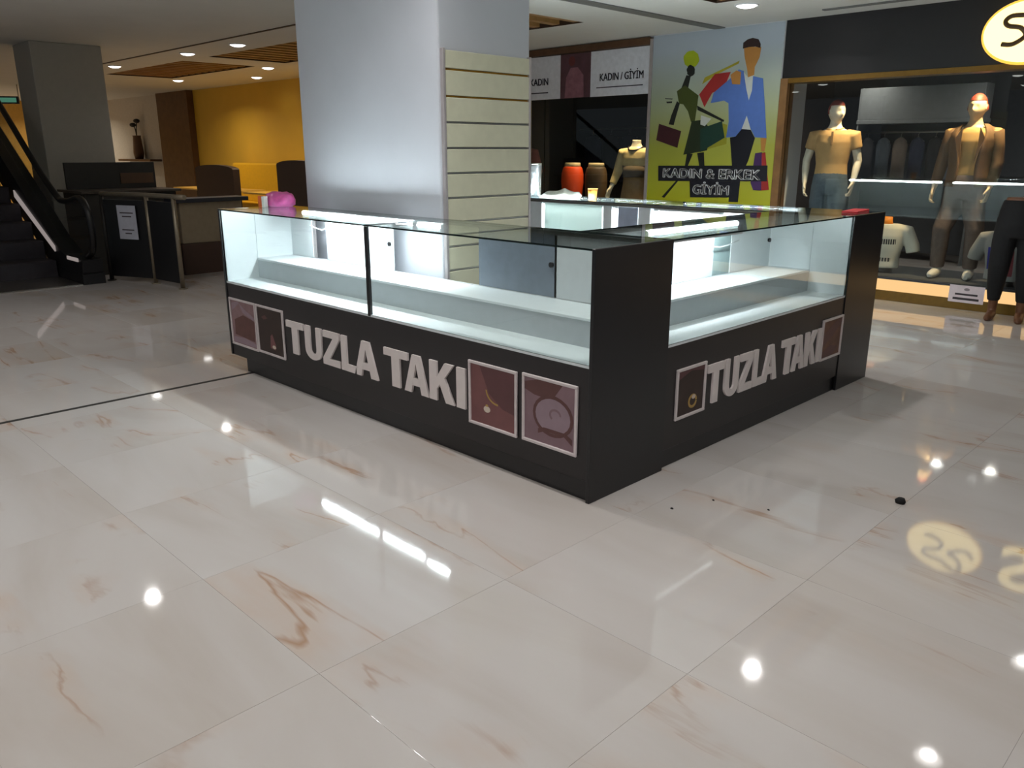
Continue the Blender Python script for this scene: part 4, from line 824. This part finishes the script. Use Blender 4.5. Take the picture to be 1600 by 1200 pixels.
pt = thing('low_partition', 'beige low partition on a brown plinth behind the barrier', 'partition', (-7.95, 2.6, 0))
PE = -.1
MB().box(-.12, .12, -.95, PE, .0, .38, bev=.004).build('plinth', mat('red_brown', (.27, .18, .14), .6), pt); MB().box(-.10, .10, -.93, PE - .02, .38, .87, bev=.006).build('beige_panel', mat('beige_panel', (.58, .52, .43), .6), pt)
MB().box(-.16, .16, -1.0, PE + .05, .87, .92, bev=.006).build('cap', mat('navy_cap', (.14, .15, .19), .4), pt)

# ------------------------------------------------------------------ food court
BOOTH = mat('dark_leather', (.17, .12, .11), .5, var=.1)
def booth(label, x, y, w, rz=0, H0=1.17):
    t = thing('booth_sofa', label, 'sofa', (x, y, 0), rz, 'dark booth sofas of the food court')
    MB().prism([(-w / 2, .45), (w / 2, .45), (w / 2, H0)] + [(w / 2 * math.cos(a), H0 + .07 * math.sin(a)) for a in [PI * i / 10 for i in range(1, 10)]] + [(-w / 2, H0)], -.06, .06).build('backrest', BOOTH, t)
    MB().box(-w / 2, w / 2, -.06, .55, .30, .46, bev=.04).build('seat', BOOTH, t); MB().box(-w / 2 + .03, w / 2 - .03, -.04, .5, 0, .30).build('base', DARK, t)
booth('dark brown arched booth sofa in front of the yellow bench', -11.98, 4.15, 1.45); booth('dark brown booth sofa partly hidden by the big column', -9.15, 4.10, 1.10, H0=1.27)
t = thing('wall_bench', 'bright yellow upholstered bench along the ochre wall', 'bench', (-13.2, 5.75, 0))
YB = mat('yellow_vinyl', (.90, .72, .16), .45, var=.04)
MB().box(-1.5, 1.5, .05, .25, .45, 1.23, bev=.03).build('backrest', YB, t); MB().box(-1.5, 1.5, -.30, .06, .30, .47, bev=.03).build('seat', YB, t); MB().box(-1.45, 1.45, -.22, .2, 0, .30).build('base', DARK, t)
def table(label, x, y, w, d):
    t = thing('dining_table', label, 'table', (x, y, 0), 0, 'food court tables')
    MB().box(-w / 2, w / 2, -d / 2, d / 2, .72, .752, bev=.006).build('table_top', mat('maple_top', (.86, .70, .36), .3), t)
    for a in (-1, 1): MB().tube([(a * w * .35, 0, .02), (a * w * .35, 0, .72)], .03).loft([(a * w * .35, 0, 0, .22, .22), (a * w * .35, 0, .02, .2, .2)], n=20).build('leg', BLACK2, t)
table('long maple topped table between the arched sofa and the yellow bench', -13.9, 5.05, 2.6, .7); table('maple topped table left of the big column', -11.0, 5.05, 2.4, .66)
struct(MB().box(-21.0, -18.9, 5.75, 6.04, 1.22, 1.27, bev=.004).build('trim_7', WOODD), 'brown wall ledge under the vase')
t = thing('floor_vase', 'tall brown vase on the ledge of the off-white wall', 'vase', (-19.95, 5.9, 1.2705))
MB().loft([(0, 0, 0, .10, .10), (0, 0, .15, .17, .12), (0, 0, .38, .15, .10), (0, 0, .55, .12, .09), (0, 0, .58, .13, .10)], n=22).build('body', mat('brown_ceramic', (.34, .23, .13), .5), t)
m = MB(); m.tube([(0, 0, .55), (-.04, 0, .72), (-.12, 0, .86)], .012, n=6).tube([(0, 0, .55), (.03, 0, .75), (.10, 0, .90)], .012, n=6); m.build('stem', DARK, t)
for p in ((-.17, 0, .84), (.10, 0, .93)): MB().sphere(p, .11, 1.3, .6, .5, seg=12).build('dry_leaf', DARK, t)
t = thing('exit_sign', 'small green lit exit sign at the far left edge', 'exit sign', (-17.9, 2.5, 2.36)); t.rotation_euler.z = 1.0
MB().box(-.30, .30, -.03, .03, .05, .20, bev=.006).build('housing', BLACK2, t); MB().box(-.26, .26, -.036, -.028, .08, .17).build('lit_face', emit('exit_green', (.25, .75, .5), .22), t)
MB().tube([(-.3, 0, .20), (-.3, 0, .43)], .01).tube([(.3, 0, .20), (.3, 0, .43)], .01).build('hanger_rods', STEEL, t)
downlight(-21.5, 1.2, 'warm downlight at the far left above the amber wall', W * 5, WARM)
